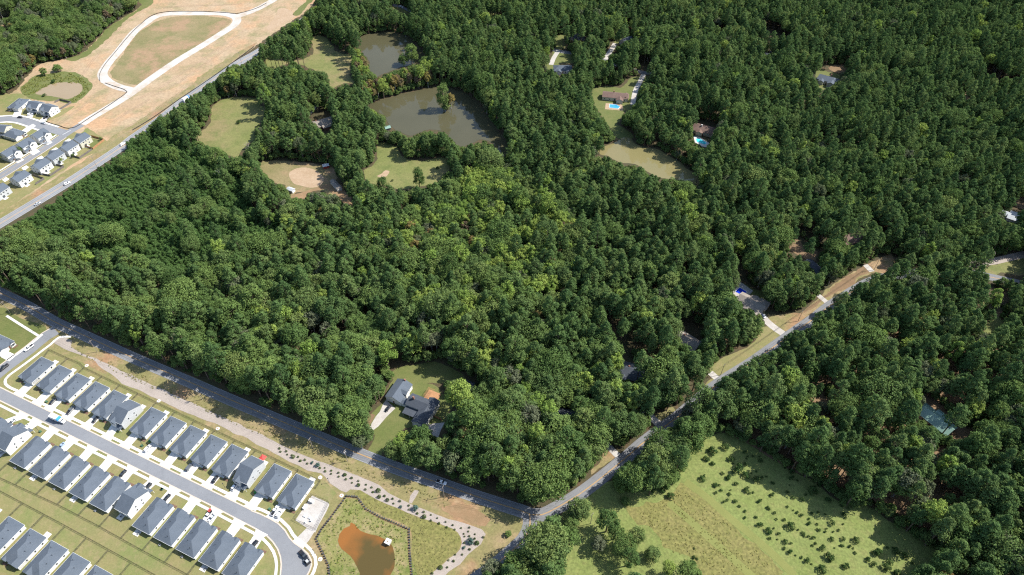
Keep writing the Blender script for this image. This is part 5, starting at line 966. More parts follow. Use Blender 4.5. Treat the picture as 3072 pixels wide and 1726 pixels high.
bld('run_in_shed', 'small red shed with grey roof beside the round pen', 2, (667, 1195), (645, 1205), (690, 1195), 'red', M['tin'], [('gable', -2.6, 2.6, -2, 2, 2.4, 'x')], 2.4, cat='shed')
bld('barn', 'long narrow rusty roofed barn with white end by the paddock', 2, (742, 1335), (715, 1305), (770, 1365), 'wall_white', M['roof_tan'], [('gable', -6.5, 6.5, -2.2, 2.2, 2.6, 'x')], 2.5, cat='barn')
bld('shed', 'white roofed shed at the near side of the paddock', 2, (415, 1368), (395, 1360), (440, 1375), 'wall_white', M['tin'], [('gable', -3, 3, -2, 2, 2.4, 'x')], 2.5, cat='shed')
bld('boat_shed', 'green roofed dock shed at the corner of the large pond', 2, (1115, 922), (1098, 930), (1135, 920), 'greywood', M['roof_green'], [('gable', -2.6, 2.6, -2.2, 2.2, 2.3, 'x')], 2.2, cat='shed')
for i, (x, y) in enumerate(((1790, 215), (1850, 250), (1870, 225))): bld('shed', ['white roofed shed at the right edge above the gravel lane', 'lower of the white sheds at the right edge', 'small white shed beside the bare earth at the right edge'][i], 12, (x, y), (1780, 220), (1870, 250), 'wall_white', M['tin'], [('gable', -4, 4, -3, 3, 2.6, 'x')], 2.6, cat='shed')
# outlet box on the basin, pump yard equipment
e = empty('outlet_structure', (*G(*zp(7, (1122, 1215))[0]), 0), SA); prop(e, 'white square concrete outlet box in the muddy orange pond', 'outlet'); MB().box(-1.2, 1.2, -1.2, 1.2, 0, 2.0).build('wall', M['old_concrete'], e); MB().box(-1.4, 1.4, -1.4, 1.4, 2.003, 2.2).build('slab', M['concrete'], e); MB().tube((0, 0, 2.2), (0, 0, 2.35), .35, .35, 10).build('hatch', M['red_dirt'], e)
for i, (k, x, y, a, b, h, nm, lb) in enumerate(((25, 1620, 1100, 2.4, 1.5, 1.8, 'generator', 'white generator cabinet at the back of the pump yard'), (25, 1470, 1230, 1.0, 2.6, 1.5, 'control_cabinet', 'white control cabinet along the pump yard fence'), (28, 1470, 110, 1.6, 1.4, .5, 'pump_hatch', 'square pump hatch left of its twin in the pump yard'), (28, 1590, 155, 1.6, 1.4, .5, 'pump_hatch', 'square pump hatch nearer the pump yard gate'), (28, 1610, 225, .8, .7, 1., 'valve_box', 'small white valve box by the pump yard gate'), (28, 1485, 260, .6, .6, 1., 'valve_box', 'small valve box at the lower pump yard corner'))):
    e = empty(nm, (*G(*zp(k, (x, y))[0]), .07), SA); prop(e, lb, nm.replace('_', ' ')); MB().box(-a / 2, a / 2, -b / 2, b / 2, 0, h).build('body', M['wall_white'], e); MB().box(-a / 2 + .15, a / 2 - .15, -b / 2 + .15, b / 2 - .15, h + .003, h + .08).build('lid', M['tin'] if 'hatch' in nm else M['trim'], e)
# pools
M['pool'] = mat('pool_water', (.03, .22, .42), (.05, .3, .5), .3, rough=.05, spec=.5, fine=.05); M['pool_blue'] = mat('deep_blue_pool', (.01, .03, .42), (.015, .06, .55), .3, rough=.05, spec=.5, fine=.05); M['pool_turq'] = mat('turquoise_pool', (.05, .45, .55), (.08, .55, .62), .3, rough=.05, spec=.5, fine=.05)
for k, deck, wat, m_, dm, lb in ((3, [(885, 748), (990, 752), (1012, 770), (1008, 802), (880, 792)], [(912, 755), (965, 760), (990, 775), (975, 788), (910, 780)], 'pool', 'sand', 'blue pool in a pinkish deck below the brown roofed long house'), (3, [(1520, 985), (1560, 990), (1640, 1040), (1620, 1068), (1580, 1060), (1530, 1030)], [(1535, 1005), (1565, 1005), (1620, 1035), (1605, 1050), (1545, 1030)], 'pool_turq', 'concrete', 'turquoise pool below the brown hipped house'), (11, [(1570, 760), (1620, 715), (1710, 780), (1650, 840), (1600, 830), (1565, 800)], [(1578, 785), (1612, 755), (1665, 785), (1640, 815)], 'pool_blue', 'old_concrete', 'deep blue pool beside the tan crossing gabled house')):
    o = slab('swimming_pool', zg(k, *deck), 0, .12, M[dm]); prop(o, lb, 'pool'); o.name = 'swimming_pool'
    v = zg(k, *wat); mesh_obj('water', [(*q, .15) for q in v], [tuple(range(len(v)))], M[m_], o)
    cp_ = smooth_loop(v, 50, True, False); MBc = MB()
    for i in range(len(v)): MBc.tube((*v[i], .14), (*v[(i + 1) % len(v)], .14), .18, .18, 4)
    MBc.build('coping', M['trim'], o)
# ------------------------------------------------------------------ vehicles
def paint(n, c): return mat('car_paint_' + n, c, rough=.25, spec=.6, fine=.02)
PA = {n: paint(n, c) for n, c in dict(white=(.72, .72, .72), black=(.012, .013, .016), grey=(.09, .1, .11), silver=(.42, .44, .46), blue=(.25, .33, .45), red=(.4, .06, .05)).items()}
M['tyre'] = mat('tyre_rubber', (.018, .018, .018), rough=.85, fine=.1); M['rim'] = mat('wheel_rim', (.4, .4, .42), metallic=.8, rough=.35, fine=.05); M['lampc'] = mat('headlight', (.7, .7, .68), rough=.1, fine=.02); M['lampr'] = mat('tail_light', (.35, .02, .02), rough=.15, fine=.02)
def loft(st, c=.1):
    m_ = MB(); n = 8
    for (y, w, z0, z1) in st: m_.v += [(-w + .06, y, z0), (-w, y, z0 + .15), (-w, y, z1 - c), (-w + c, y, z1), (w - c, y, z1), (w, y, z1 - c), (w, y, z0 + .15), (w - .06, y, z0)]
    for i in range(len(st) - 1):
        for j in range(n): a, b = i * n + j, i * n + (j + 1) % n; m_.f.append((a, b, b + n, a + n))
    m_.f.append(tuple(range(n - 1, -1, -1))); m_.f.append(tuple(range((len(st) - 1) * n, len(st) * n))); return m_
def wheels(e, ys, r=.34, w=.88):
    for y in ys:
        for s in (-1, 1):
            o = MB().tube((s * (w - .2), y, r), (s * w, y, r), r, r, 14).build('wheel', M['tyre'], e); MB().tube((s * (w - .02), y, r), (s * (w + .015), y, r), r * .6, r * .55, 10).build('rim', M['rim'], o)
def vehicle(kind, col, label, x, y, rz):
    e = empty({'sedan': 'parked_car', 'suv': 'parked_car', 'pickup': 'pickup_truck', 'jeep': 'parked_car', 'truck': 'box_truck'}[kind], (x, y, .2), rz); prop(e, label, 'truck' if kind in ('truck',) else ('pickup' if kind == 'pickup' else 'car'))
    P_ = PA[col]
    if kind == 'truck':
        loft([(-3.7, 1.05, .7, 1.0), (4.3, 1.05, .7, 1.0)]).build('chassis', M['black'], e)
        MB().box(-1.22, 1.22, -4.3, 2.2, 1.02, 3.6).build('cargo_box', P_, e); MB().box(-1.24, 1.24, 1.2, 2.25, 1.9, 3.62).build('blue_panel', mat('blue_stripe', (.05, .28, .62), fine=.03), e); MB().box(-1.235, 1.235, -3.6, 1.0, 1.3, 1.6).build('side_stripe', mat('grey_stripe', (.3, .36, .45), fine=.03), e)
        loft([(2.5, 1.02, .6, 2.5), (3.5, 1.02, .6, 2.55), (3.9, 1.0, .6, 1.75), (4.9, .95, .6, 1.6), (5.0, .9, .65, 1.3)]).build('cab', P_, e); MB().box(-.9, .9, 3.52, 3.9, 1.75, 2.35).build('windshield', M['glass'], e)
        wheels(e, (-2.8, 3.9), .45, 1.1); MB().box(-.9, -.5, 4.98, 5.05, .9, 1.15).build('headlight', M['lampc'], e); MB().box(.5, .9, 4.98, 5.05, .9, 1.15).build('headlight', M['lampc'], e); return e
    if kind == 'pickup':
        loft([(-2.9, .93, .45, 1.0), (-2.85, .97, .4, 1.1), (1.3, .98, .4, 1.12), (2.6, .95, .42, 1.08), (2.9, .86, .5, .92)]).build('body', P_, e)
        loft([(-.9, .88, 1.1, 1.5), (-.7, .8, 1.1, 1.85), (.7, .8, 1.1, 1.87), (1.35, .86, 1.1, 1.2)], .06).build('window_glass', M['glass'], e); MB().box(-.74, .74, -.65, .65, 1.87, 1.92).build('roof_panel', P_, e); MB().box(-.8, .8, -2.75, -1.0, 1.1, 1.13).build('bed', M['black'], e)
        wheels(e, (-1.75, 1.8), .39, .96); F_ = 2.86; B_ = -2.92; zl = .8
    else:
        L_ = 2.25 if kind != 'suv' else 2.4; h = {'sedan': 1.42, 'suv': 1.72, 'jeep': 1.85}[kind]; bz = {'sedan': .92, 'suv': 1.08, 'jeep': 1.1}[kind]
        loft([(-L_, .82, .4, bz - .08), (-L_ + .1, .9, .35, bz), (-.2, .92, .33, bz + .02), (1.0, .91, .35, bz - .02), (L_ - .25, .86, .38, bz - .15), (L_, .76, .42, bz - .3)]).build('body', P_, e)
        back = -L_ + (.75 if kind == 'sedan' else .15); loft([(back, .8, bz, bz + .1), (back + (.55 if kind == 'sedan' else .3), .7, bz, h - .03), (.35, .7, bz, h - .02), (1.15, .8, bz - .02, bz + .06)], .05).build('window_glass', M['glass'], e)
        MB().box(-.64, .64, back + (.6 if kind == 'sedan' else .32), .38, h - .03, h + .02).build('roof_panel', P_, e); wheels(e, (-1.35, 1.4), .33 if kind == 'sedan' else .37, .9); F_ = L_ - .03; B_ = -L_; zl = .68
    for s in (-1, 1):
        MB().box(min(s * .45, s * .75), max(s * .45, s * .75), F_ - .04, F_ + .05, zl - .1, zl + .06).build('headlight', M['lampc'], e); MB().box(min(s * .5, s * .8), max(s * .5, s * .8), B_ - .05, B_ + .04, zl, zl + .15).build('tail_light', M['lampr'], e)
    return e
VEH = [(21, 655, 330, 560, 400, 'pickup', 'white', 'white pickup at the kerb of the left side street'), (21, 90, 775, 10, 840, 'pickup', 'black', 'black pickup on the side street by the left edge'), (22, 1195, 180, 1260, 115, 'sedan', 'black', 'black car in the shade of the third upper driveway'), (22, 1600, 385, 1665, 310, 'pickup', 'grey', 'dark grey pickup in the fourth upper driveway'),
    (22, 1310, 600, 1560, 700, 'truck', 'white', 'white box truck with blue panel on the near street'), (22, 280, 640, 230, 690, 'sedan', 'silver', 'silver car in the first lower driveway'), (22, 595, 765, 545, 815, 'sedan', 'white', 'white car in the driveway of the first tall white house'), (22, 1390, 1190, 1340, 1245, 'sedan', 'blue', 'pale blue car in the third lower driveway'),
    (23, 345, 440, 395, 375, 'sedan', 'black', 'black car half under the fifth upper house shadow'), (23, 1525, 1100, 1590, 1020, 'suv', 'white', 'white van in the eighth upper driveway'), (24, 650, 620, 700, 550, 'suv', 'grey', 'grey car in the tenth upper driveway'), (24, 1240, 890, 1290, 820, 'sedan', 'black', 'black car in the eleventh upper driveway'), (24, 1685, 1060, 1730, 1000, 'jeep', 'white', 'white boxy car at the tall house of the twelfth upper driveway'),
    (24, 150, 1310, 105, 1360, 'sedan', 'black', 'black car in the ninth lower driveway'), (25, 790, 1300, 850, 1210, 'pickup', 'white', 'white pickup in the last upper driveway'), (25, 885, 1370, 930, 1300, 'suv', 'white', 'white car beside the pickup in the last upper driveway'), (26, 965, 305, 910, 365, 'sedan', 'black', 'black car in the sixth lower driveway'), (26, 1535, 610, 1485, 670, 'suv', 'black', 'black car by the second tall white house'),
    (27, 1090, 350, 1030, 420, 'pickup', 'white', 'white pickup carrying a red load in the eleventh lower driveway'), (27, 1170, 400, 1110, 470, 'sedan', 'silver', 'silver car beside the pickup with the red load'), (28, 320, 755, 260, 830, 'suv', 'black', 'black car in the last lower driveway'), (28, 1430, 990, 1500, 1070, 'pickup', 'black', 'black truck in the turning head towing a machine'),
    (13, 290, 490, 330, 492, 'sedan', 'black', 'black car on the curving street of the far estate'), (13, 625, 575, 590, 568, 'sedan', 'silver', 'silver car at the kerb of the far side street'), (13, 665, 862, 700, 850, 'sedan', 'silver', 'silver car at the corner house of the far estate'), (13, 262, 1102, 300, 1085, 'sedan', 'grey', 'grey car in the drive of the third corner house'), (13, 440, 448, 480, 440, 'suv', 'white', 'white car below the middle house by the tan pond'), (13, 655, 492, 680, 470, 'sedan', 'black', 'dark car in the drive of the end house by the tan pond'),
    (13, 1775, 880, 1830, 845, 'suv', 'white', 'white car on the highway furthest up'), (5, 272, 148, 320, 125, 'sedan', 'silver', 'silver car on the highway nearest the left edge'), (1, 485, 1328, 525, 1308, 'suv', 'white', 'white car on the highway in the middle'), (1, 1355, 722, 1395, 700, 'truck', 'white', 'white truck on the highway under the pasture trees'), (7, 1505, 775, 1560, 792, 'pickup', 'white', 'white pickup on the shaded road near the junction'), (7, 1118, 240, 1090, 275, 'sedan', 'black', 'black car on the cottage drive'), (11, 1783, 957, 1760, 930, 'sedan', 'white', 'white car beside the tan crossing gabled house'), (2, 1215, 50, 1250, 62, 'suv', 'white', 'white vehicle on the dark lane at the top edge')]
for k, x, y, x2, y2, kd, col, lb in VEH:
    p = G(*zp(k, (x, y))[0], .8); vehicle(kd, col, lb, *p, ang(k, (x, y), (x2, y2)) - math.pi / 2)
p = zg(27, (1140, 270))[0]; e = empty('load', (*p, 1.34), ang(27, (1090, 350), (1030, 420)) - math.pi / 2); prop(e, 'red load in the bed of the white pickup', 'load'); MB().box(-.6, .6, -.9, .8, 0, .6).build('crate', PA['red'], e); MB().box(-.62, .62, -.1, .1, .603, .65).build('strap', M['black'], e)
p = zg(28, (1530, 1160))[0]; e = empty('loader', (*p, .09), ang(28, (1530, 1160), (1440, 1050)) - math.pi / 2); prop(e, 'dark wheeled machine behind the black truck in the turning head', 'loader'); MB().box(-.9, .9, -1.6, 1.2, .6, 1.3).build('body', M['black'], e); MB().box(-.6, .6, -.8, .5, 1.303, 2.2).build('cab', M['tin'], e); MB().box(-1.0, 1.0, 1.25, 2.2, .3, .9).build('bucket', PA['grey'], e)
wheels(e, (-1., .9), .6, 1.25)
# ------------------------------------------------------------------ poles, wires, lamps
M['pole'] = mat('pole_wood', (.23, .19, .16), (.3, .26, .22), .8, fine=.15); M['steel'] = mat('galvanised', (.5, .51, .52), metallic=.5, rough=.4, fine=.05)
def pole(k, x, y, h, label, dx, tr=False):
    p = zg(k, (x, y))[0]; e = empty('utility_pole', (*p, 0), dx); prop(e, label, 'utility pole', 'utility poles')
    MB().tube((0, 0, -.2), (0, 0, h), .17, .11, 8).build('shaft', M['pole'], e); MB().box(-1.25, 1.25, -.07, .07, h - .7, h - .55).build('crossarm', M['pole'], e)
    for a in (-1.1, 0, 1.1): MB().tube((a, 0, h - .55 if a else h), (a, 0, h - .3 if a else h + .25), .05, .04, 6).build('insulator', M['steel'], e)
    if tr:
        for a in (-.5, .5): MB().tube((a, -.25, h - 2.4), (a, -.25, h - 1.2), .28, .28, 10).build('transformer', M['steel'], e)
    return Vector((*p, h)), dx
RAa = ang(7, (0, 200), (1900, 940))
PL = [pole(5, 705, 1222, 11, 'wooden pole leaning beside the shaded road by the first houses', RAa + 1.57), pole(6, 1463, 178, 11, 'pole with white transformers above the gravel strip', RAa + 1.57, True), pole(7, 578, 530, 10.5, 'plain pole beside the shaded road at the first planted shrubs', RAa + 1.57), pole(7, 827, 622, 11, 'pole with transformers opposite the cottage drive', RAa + 1.57, True), pole(7, 1525, 880, 11, 'pole beside the white pickup on the shaded road', RAa + 1.57), pole(8, 775, 1075, 11, 'pole in the grass below the junction', RAa + 1.2)]
P0 = pole(5, 75, 940, 11, 'pole at the left end of the shaded road', RAa + 1.57)
PB = [pole(11, 1475, 1388, 10.5, 'pole on the roadside lawn by the concrete drive', .9), pole(12, 295, 998, 10.5, 'pole on the lawn below the straw bank', .9), pole(12, 843, 628, 10.5, 'pole at the end of the straw bank', .9), pole(12, 1668, 578, 10.5, 'pole beside the gravel lane at the right edge', 1.3)]
PH_ = [pole(1, 705, 1215, 11, 'pole beside the highway at the plantation corner', FA + 1.57), pole(1, 1273, 806, 11, 'pole beside the highway opposite the building site', FA + 1.57), pole(1, 1748, 455, 11, 'pole beside the highway near the pasture trees', FA + 1.57)]
def wire(a, b, label, n=14, sag=1.1, r=.03):
    e = empty('power_line', (0, 0, 0)); prop(e, label, 'wire', 'overhead wires')
    for off in (-1.1, 0, 1.1):
        m_ = MB(); A = a[0] + Vector((math.cos(a[1]) * off, math.sin(a[1]) * off, .28 if off == 0 else -.28)); B = b[0] + Vector((math.cos(b[1]) * off, math.sin(b[1]) * off, .28 if off == 0 else -.28)); pr = A
        for i in range(1, n + 1): t = i / n; q = A.lerp(B, t) - Vector((0, 0, 4 * sag * t * (1 - t))); m_.tube(pr, q, r, r, 4); pr = q
        m_.build('wire', M['black'], e)
for i, (a, b) in enumerate(zip([P0] + PL[:-1], PL)): wire(a, b, ORD[i] + ' span of wires from the left along the shaded road')
for i, (a, b) in enumerate(zip(PB[:-1], PB[1:])): wire(a, b, ORD[i] + ' span of wires from the left along the climbing lane')
for i, (a, b) in enumerate(zip(PH_[:-1], PH_[1:])): wire(a, b, ORD[i] + ' span of wires from the left beside the highway')
for i, (k, x, y, lb) in enumerate(((22, 905, 885, 'black street lamp beside the green box on the lower side'), (23, 1440, 1045, 'black street lamp in the lawn of the eighth upper house'), (24, 1475, 1085, 'black street lamp by the twelfth upper driveway'), (28, 1690, 965, 'black street lamp at the turning head'), (7, 695, 778, 'black street lamp at the end of the gravel path'), (21, 2080, 130, 'black street lamp near the left junction'), (5, 288, 1065, 'black street lamp on the lawn by the left junction'))):
    p = zg(k, (x, y))[0]; e = empty('street_lamp', (*p, 0)); prop(e, lb, 'street lamp', 'estate street lamps'); MB().tube((0, 0, 0), (0, 0, 4.3), .09, .06, 8).build('post', M['black'], e); MB().tube((0, 0, 4.3), (0, 0, 4.7), .2, .28, 8).build('lantern', M['glass'], e); MB().tube((0, 0, 4.7), (0, 0, 4.9), .32, .05, 8).build('cap', M['black'], e)
# ------------------------------------------------------------------ fences
def fence(pts, label, h=1.5, gap=.14, pw=.016, m_=None, group='black metal fences of the near estate'):
    m_ = m_ or M['black']; r = MB(); pk = MB(); ps = MB()
    for a, b in zip(pts[:-1], pts[1:]):
        a, b = Vector(a), Vector(b); L_ = (b - a).length; d = (b - a).normalized()
        for z in (.2, h - .25, h - .05): r.tube((*a, z), (*b, z), .028, .028, 4)
        for i in range(int(L_ / gap)):
            q = a + d * gap * (i + .5); pk.v += [(q.x - d.x * pw, q.y - d.y * pw, .1), (q.x + d.x * pw, q.y + d.y * pw, .1), (q.x + d.x * pw, q.y + d.y * pw, h), (q.x - d.x * pw, q.y - d.y * pw, h)]; n = len(pk.v); pk.f.append((n - 4, n - 3, n - 2, n - 1))
        for i in range(int(L_ / 2.4) + 1): q = a + d * min(L_, 2.4 * i); ps.tube((q.x, q.y, 0), (q.x, q.y, h + .1), .04, .04, 4)
    e = empty('fence', (0, 0, 0)); prop(e, label, 'fence', group)
    r.build('rail', m_, e); o = pk.build('picket', m_, e); o['kind'] = 'stuff'; o = ps.build('post', m_, e); o['kind'] = 'stuff'
UB = [(-2.1, 36.1), (12.4, 36.0), (24.3, 36.2), (29, 34.9), (85.8, 33.9), (173, 32.6), (187.6, 32.3), (202.4, 32.), (202.6, 27.4), (200.9, 27.2)]
fence([ST(*p) for p in [(.6, 29.)] + UB], 'long black fence behind the upper row beside the gravel strip')
def tline(poly, s):
    for (a, b), (c, d) in zip(poly[:-1], poly[1:]):
        if a <= s <= c: return b + (d - b) * (s - a) / (c - a)
for i in range(13):
    s = (UP[i][1] + UP[i + 1][1]) / 2; fence([ST(s, 29.2), ST(s, tline(UB, s) - .1)], 'black side fence behind the gap after the ' + ORD[i] + ' upper house')
LB = [(15, -36.9), (47.2, -36.6), (88, -34.8), (116, -34.5), (144, -34.8), (215, -34.6)]
fence([ST(*p) for p in LB], 'long black fence behind the lower row')
for i in range(12):
    s = (LO[i][1] + LO[i + 1][1]) / 2; fence([ST(s, -28.2), ST(s, tline(LB, s) + .1)], 'black side fence behind the gap after the ' + ORD[i] + ' lower house')
fence([ST(40, -41.9), ST(100, -41.3), ST(215, -41.2)], 'long black fence along the bottom row yards')
for i, s in enumerate((70.5, 86, 100.7, 115.3, 130, 144.6)): fence([ST(s, -50), ST(s, -41.7)], 'black side fence ' + ORD[i] + ' from the left in the bottom row yards')
yard = zg(25, (1620, 955), (2010, 1120), (1705, 1740), (1230, 1510)); fence(yard + yard[:1], 'wire fence around the pump yard', 2.2, .3, .012, None, 'pump yard fence')
def board_fence(k, pts, label, m_, h=1.8):
    e = empty('board_fence', (0, 0, 0)); prop(e, label, 'fence', 'board fences of the far estate')
    for a, b in zip(zg(k, *pts)[:-1], zg(k, *pts)[1:]):
        a, b = Vector(a), Vector(b); d = (b - a).normalized(); nn = Vector((-d.y, d.x)) * .03; n = max(1, int((b - a).length / 2.4)); st = (b - a) / n
        for i in range(n):
            p, q = a + st * i + d * .02, a + st * (i + 1) - d * .02; m2 = MB(); m2.v = [(*(p - nn), .05), (*(q - nn), .05), (*(q + nn), .05), (*(p + nn), .05), (*(p - nn), h), (*(q - nn), h), (*(q + nn), h), (*(p + nn), h)]; m2.f = [(0, 3, 2, 1), (4, 5, 6, 7), (0, 1, 5, 4), (1, 2, 6, 5), (2, 3, 7, 6), (3, 0, 4, 7)]; m2.build('panel', m_, e)
            MB().box(p.x - .07, p.x + .07, p.y - .07, p.y + .07, 0, h + .1).build('post', m_, e)
board_fence(13, [(1330, 775), (1512, 830), (1352, 958), (1175, 900)], 'orange board fence around the beige house yard', M['wood']); board_fence(13, [(1335, 968), (1158, 1092), (942, 1030)], 'grey board fence behind the second house by the highway', M['greywood']); board_fence(13, [(755, 1178), (932, 1215), (730, 1348), (560, 1315)], 'dark board fence behind the house with the porch', M['greywood']); board_fence(13, [(480, 1335), (645, 1392), (520, 1470)], 'grey board fence near the left edge by the highway', M['greywood']); board_fence(13, [(800, 285), (872, 248), (1036, 288), (850, 402)], 'dark board fence behind the end house by the tan pond', M['greywood']); board_fence(7, [(1415, 285), (1510, 330)], 'short brown board fence behind the white cottage', M['wood'])
M['silt'] = mat('black_silt_cloth', (.03, .03, .032), fine=.1)
def silt(k, pts, label, h=.7):
    e = empty('silt_fence', (0, 0, 0)); prop(e, label, 'silt fence', 'silt fences'); c = smooth_loop(zg(k, *pts), 3, False); v = []; f = []; ps = MB()
    for i, q in enumerate(c): v += [(q.x, q.y, 0), (q.x, q.y, h), (q.x + .3, q.y + .3, .05)]; ps.tube((q.x, q.y, 0), (q.x, q.y, h + .15), .04, .04, 4)
    for i in range(len(c) - 1): f += [(3 * i, 3 * i + 3, 3 * i + 4, 3 * i + 1), (3 * i, 3 * i + 2, 3 * i + 5, 3 * i + 3)]
    mesh_obj('cloth', v, f, M['silt'], e); ps.build('stake', M['greywood'], e)
silt(13, [(655, 545), (740, 585), (850, 615), (940, 648), (1000, 658), (1090, 640), (1180, 585), (1300, 505), (1500, 378), (1700, 240), (1800, 170), (1842, 125), (1800, 95), (1650, 45), (1520, 0)], 'black silt fence around the bare lots below the loop road'); silt(1, [(725, 590), (722, 540), (760, 470), (830, 385), (930, 265), (1010, 185), (1100, 115), (1210, 88), (1400, 85), (1520, 88), (1640, 95), (1720, 100), (1850, 65), (1929, 25)], 'black silt fence outside the loop road'); silt(1, [(960, 945), (1100, 860), (1250, 755), (1330, 700), (1480, 600), (1650, 480), (1840, 340)], 'black silt fence along the highway verge', .9); silt(1, [(340, 868), (420, 800), (515, 745)], 'black silt fence beside the tan pond lots')
# low block wall round the basin
M['block'] = mat('dark_blocks', (.045, .045, .048), (.07, .068, .066), .8, fine=.2)
e = empty('basin_wall', (0, 0, 0)); prop(e, 'low dark block wall with pale cap around the muddy basin', 'wall'); blk = MB()
for pts in ([(820, 875), (895, 882), (925, 920), (960, 968), (1060, 1025), (1180, 1075), (1272, 1115), (1278, 1290), (1295, 1460)], [(820, 875), (770, 945), (700, 1040), (640, 1115), (600, 1185), (625, 1240), (660, 1310), (690, 1375), (700, 1470)]):
    c = smooth_loop(zg(7, *pts), 1.25, False, False)
    for q in c: a_ = rnd.uniform(.3, .42); blk.box(q.x - a_, q.x + a_, q.y - a_, q.y + a_, 0, rnd.uniform(.7, 1.0))
    o = strip_mesh('capping', smooth_loop(zg(7, *pts), 2, False, False), -.9, -.35, .12, M['straw'], e)
o = blk.build('block', M['block'], e); o['kind'] = 'stuff'
# red canopy and yard bits
p = zg(25, (535, 150))[0]; e = empty('canopy_tent', (*p, .05), SA); prop(e, 'red pop up canopy behind the second tall grey house', 'tent'); m_ = MB()
for a, b in (((-1.6, -1.6), (1.6, -1.6)), ((1.6, -1.6), (1.6, 1.6)), ((1.6, 1.6), (-1.6, 1.6)), ((-1.6, 1.6), (-1.6, -1.6))): m_.poly([(*a, 2.1), (*b, 2.1), (0, 0, 3.1)])
m_.build('canopy', mat('red_canvas', (.55, .07, .06), fine=.06), e)
for sx in (-1.5, 1.5):
    for sy in (-1.5, 1.5): MB().tube((sx, sy, 0), (sx, sy, 2.1), .04, .04, 6).build('leg', M['steel'], e)
M['util'] = mat('green_utility_box', (.05, .12, .07), fine=.08)
for i, (k, x, y, lb) in enumerate(((22, 1060, 200, 'green utility box in the lawn of the third upper house'), (22, 920, 875, 'green utility box beside the lower street lamp'), (23, 1410, 1045, 'green utility box beside the upper street lamp'), (24, 55, 1120, 'green utility box by the eighth lower lawn'), (25, 675, 1270, 'green utility box beside the last upper driveway'), (26, 1860, 670, 'green utility box by the second tall white house'))):
    e = empty('utility_box', (*zg(k, (x, y))[0], .03), SA); prop(e, lb, 'utility box'); MB().box(-.6, .6, -.5, .5, 0, .8).build('cabinet', M['util'], e); MB().box(-.62, .62, -.52, .52, .803, .88).build('lid', M['util'], e)
M['acm'] = mat('ac_metal', (.35, .36, .37), fine=.1)
for i, (ty, s) in enumerate(LO):
    e = empty('air_conditioner', (*ST(s - 1.5, -29.2 if ty == 'r' else -26.2), .04), SA); prop(e, 'air conditioner behind the ' + ORD[i] + ' lower house', 'air conditioner', 'air conditioners'); MB().box(-.45, .45, -.45, .45, 0, .8).build('casing', M['acm'], e); MB().tube((0, 0, .8), (0, 0, .84), .36, .36, 10).build('fan_grille', M['black'], e)
M['clay'] = mat('clay_lid', (.42, .2, .13), fine=.1)
for i, (k, x, y) in enumerate(((5, 627, 1320), (6, 1148, 187), (6, 1575, 387), (7, 628, 740), (7, 783, 872), (7, 628, 1332))):
    e = empty('drain_inlet', (*zg(k, (x, y))[0], .03)); prop(e, ORD[i] + ' round white drain collar from the left', 'drain', 'round drain collars'); MB().tube((0, 0, 0), (0, 0, .2), 1.1, 1.0, 16).build('collar', M['concrete'], e); MB().tube((0, 0, .2), (0, 0, .26), .4, .4, 12).build('lid', M['clay'], e)
# ------------------------------------------------------------------ planted shrubs
SH = [(333, 533), (340, 557), (382, 553), (388, 573), (421, 578), (432, 595), (473, 595), (486, 617), (520, 615), (538, 638), (572, 636), (613, 651), (622, 677), (663, 668), (668, 697), (711, 689), (711, 715), (757, 705), (760, 735), (805, 720), (812, 757), (855, 747), (858, 780), (904, 770), (908, 801), (956, 791), (957, 825), (1003, 814), (1005, 851), (1047, 841), (1053, 881), (1098, 874), (1111, 905), (1152, 898), (1161, 929), (1207, 915), (1215, 957), (1267, 947), (1269, 975), (1315, 968), (1328, 1002), (1374, 991), (1383, 1028), (1428, 1015), (1430, 1056), (1478, 1036), (1487, 1077), (1533, 1060), (1546, 1101), (1590, 1084), (1602, 1118), (1650, 1109), (1663, 1145), (1703, 1105), (1703, 1132), (1748, 1151), (1708, 1165), (1675, 1170), (1746, 1180), (1808, 1172), (1717, 1207), (1760, 1217), (1672, 1215), (1667, 1250), (1708, 1260), (1607, 1300), (1653, 1301), (1597, 1349), (1553, 1342), (1502, 1391), (1550, 1392), (1440, 1432)]
SPR = {(613, 651): 1.5, (1315, 968): 1.8, (1717, 1207): 2.0, (572, 636): 1.0, (1215, 957): .9, (1667, 1250): 1.0}; BIGS = {(805, 720): 1.5, (1047, 841): 1.7, (1383, 1028): 1.6, (1760, 1217): 1.7, (1053, 881): 1.4, (1502, 1391): 1.6, (432, 595): 1.35, (908, 801): 1.3, (1111, 905): 1.3}
cone = [tree_mesh('evergreen', *make_cone(h, r_), M['evergreen'], M['bark']) for h, r_ in ((2.1, .95), (1.8, .9), (2.4, 1.0))]; spruce = tree_mesh('spruce', *make_bush(1.6, 1.1, 12), M['spruce'], M['bark'])
for i, q in enumerate(SH):
    s = (SPR.get(q) or BIGS.get(q, rnd.uniform(.62, 1.0))) * .82; ms = spruce if q in SPR else cone[i % 3]; p = zg(7, (q[0] + rnd.uniform(-4, 4), q[1] + rnd.uniform(-4, 4)))[0]
    e = empty('spruce_shrub' if q in SPR else 'evergreen_shrub', (*p, .05), rnd.uniform(0, 6)); e.scale = (s, s, s * rnd.uniform(.85, 1.15)); prop(e, ('blue green spruce' if q in SPR else ('large dark evergreen' if q in BIGS else 'small evergreen')) + ' shrub, ' + NW[i] + ' from the upper left end of the gravel strip', 'shrub', 'shrubs planted on the gravel strip')
    for nm, me in (('stem', ms[0]), ('foliage', ms[1])): o = bpy.data.objects.new(nm, me); COL.objects.link(o); o.parent = e
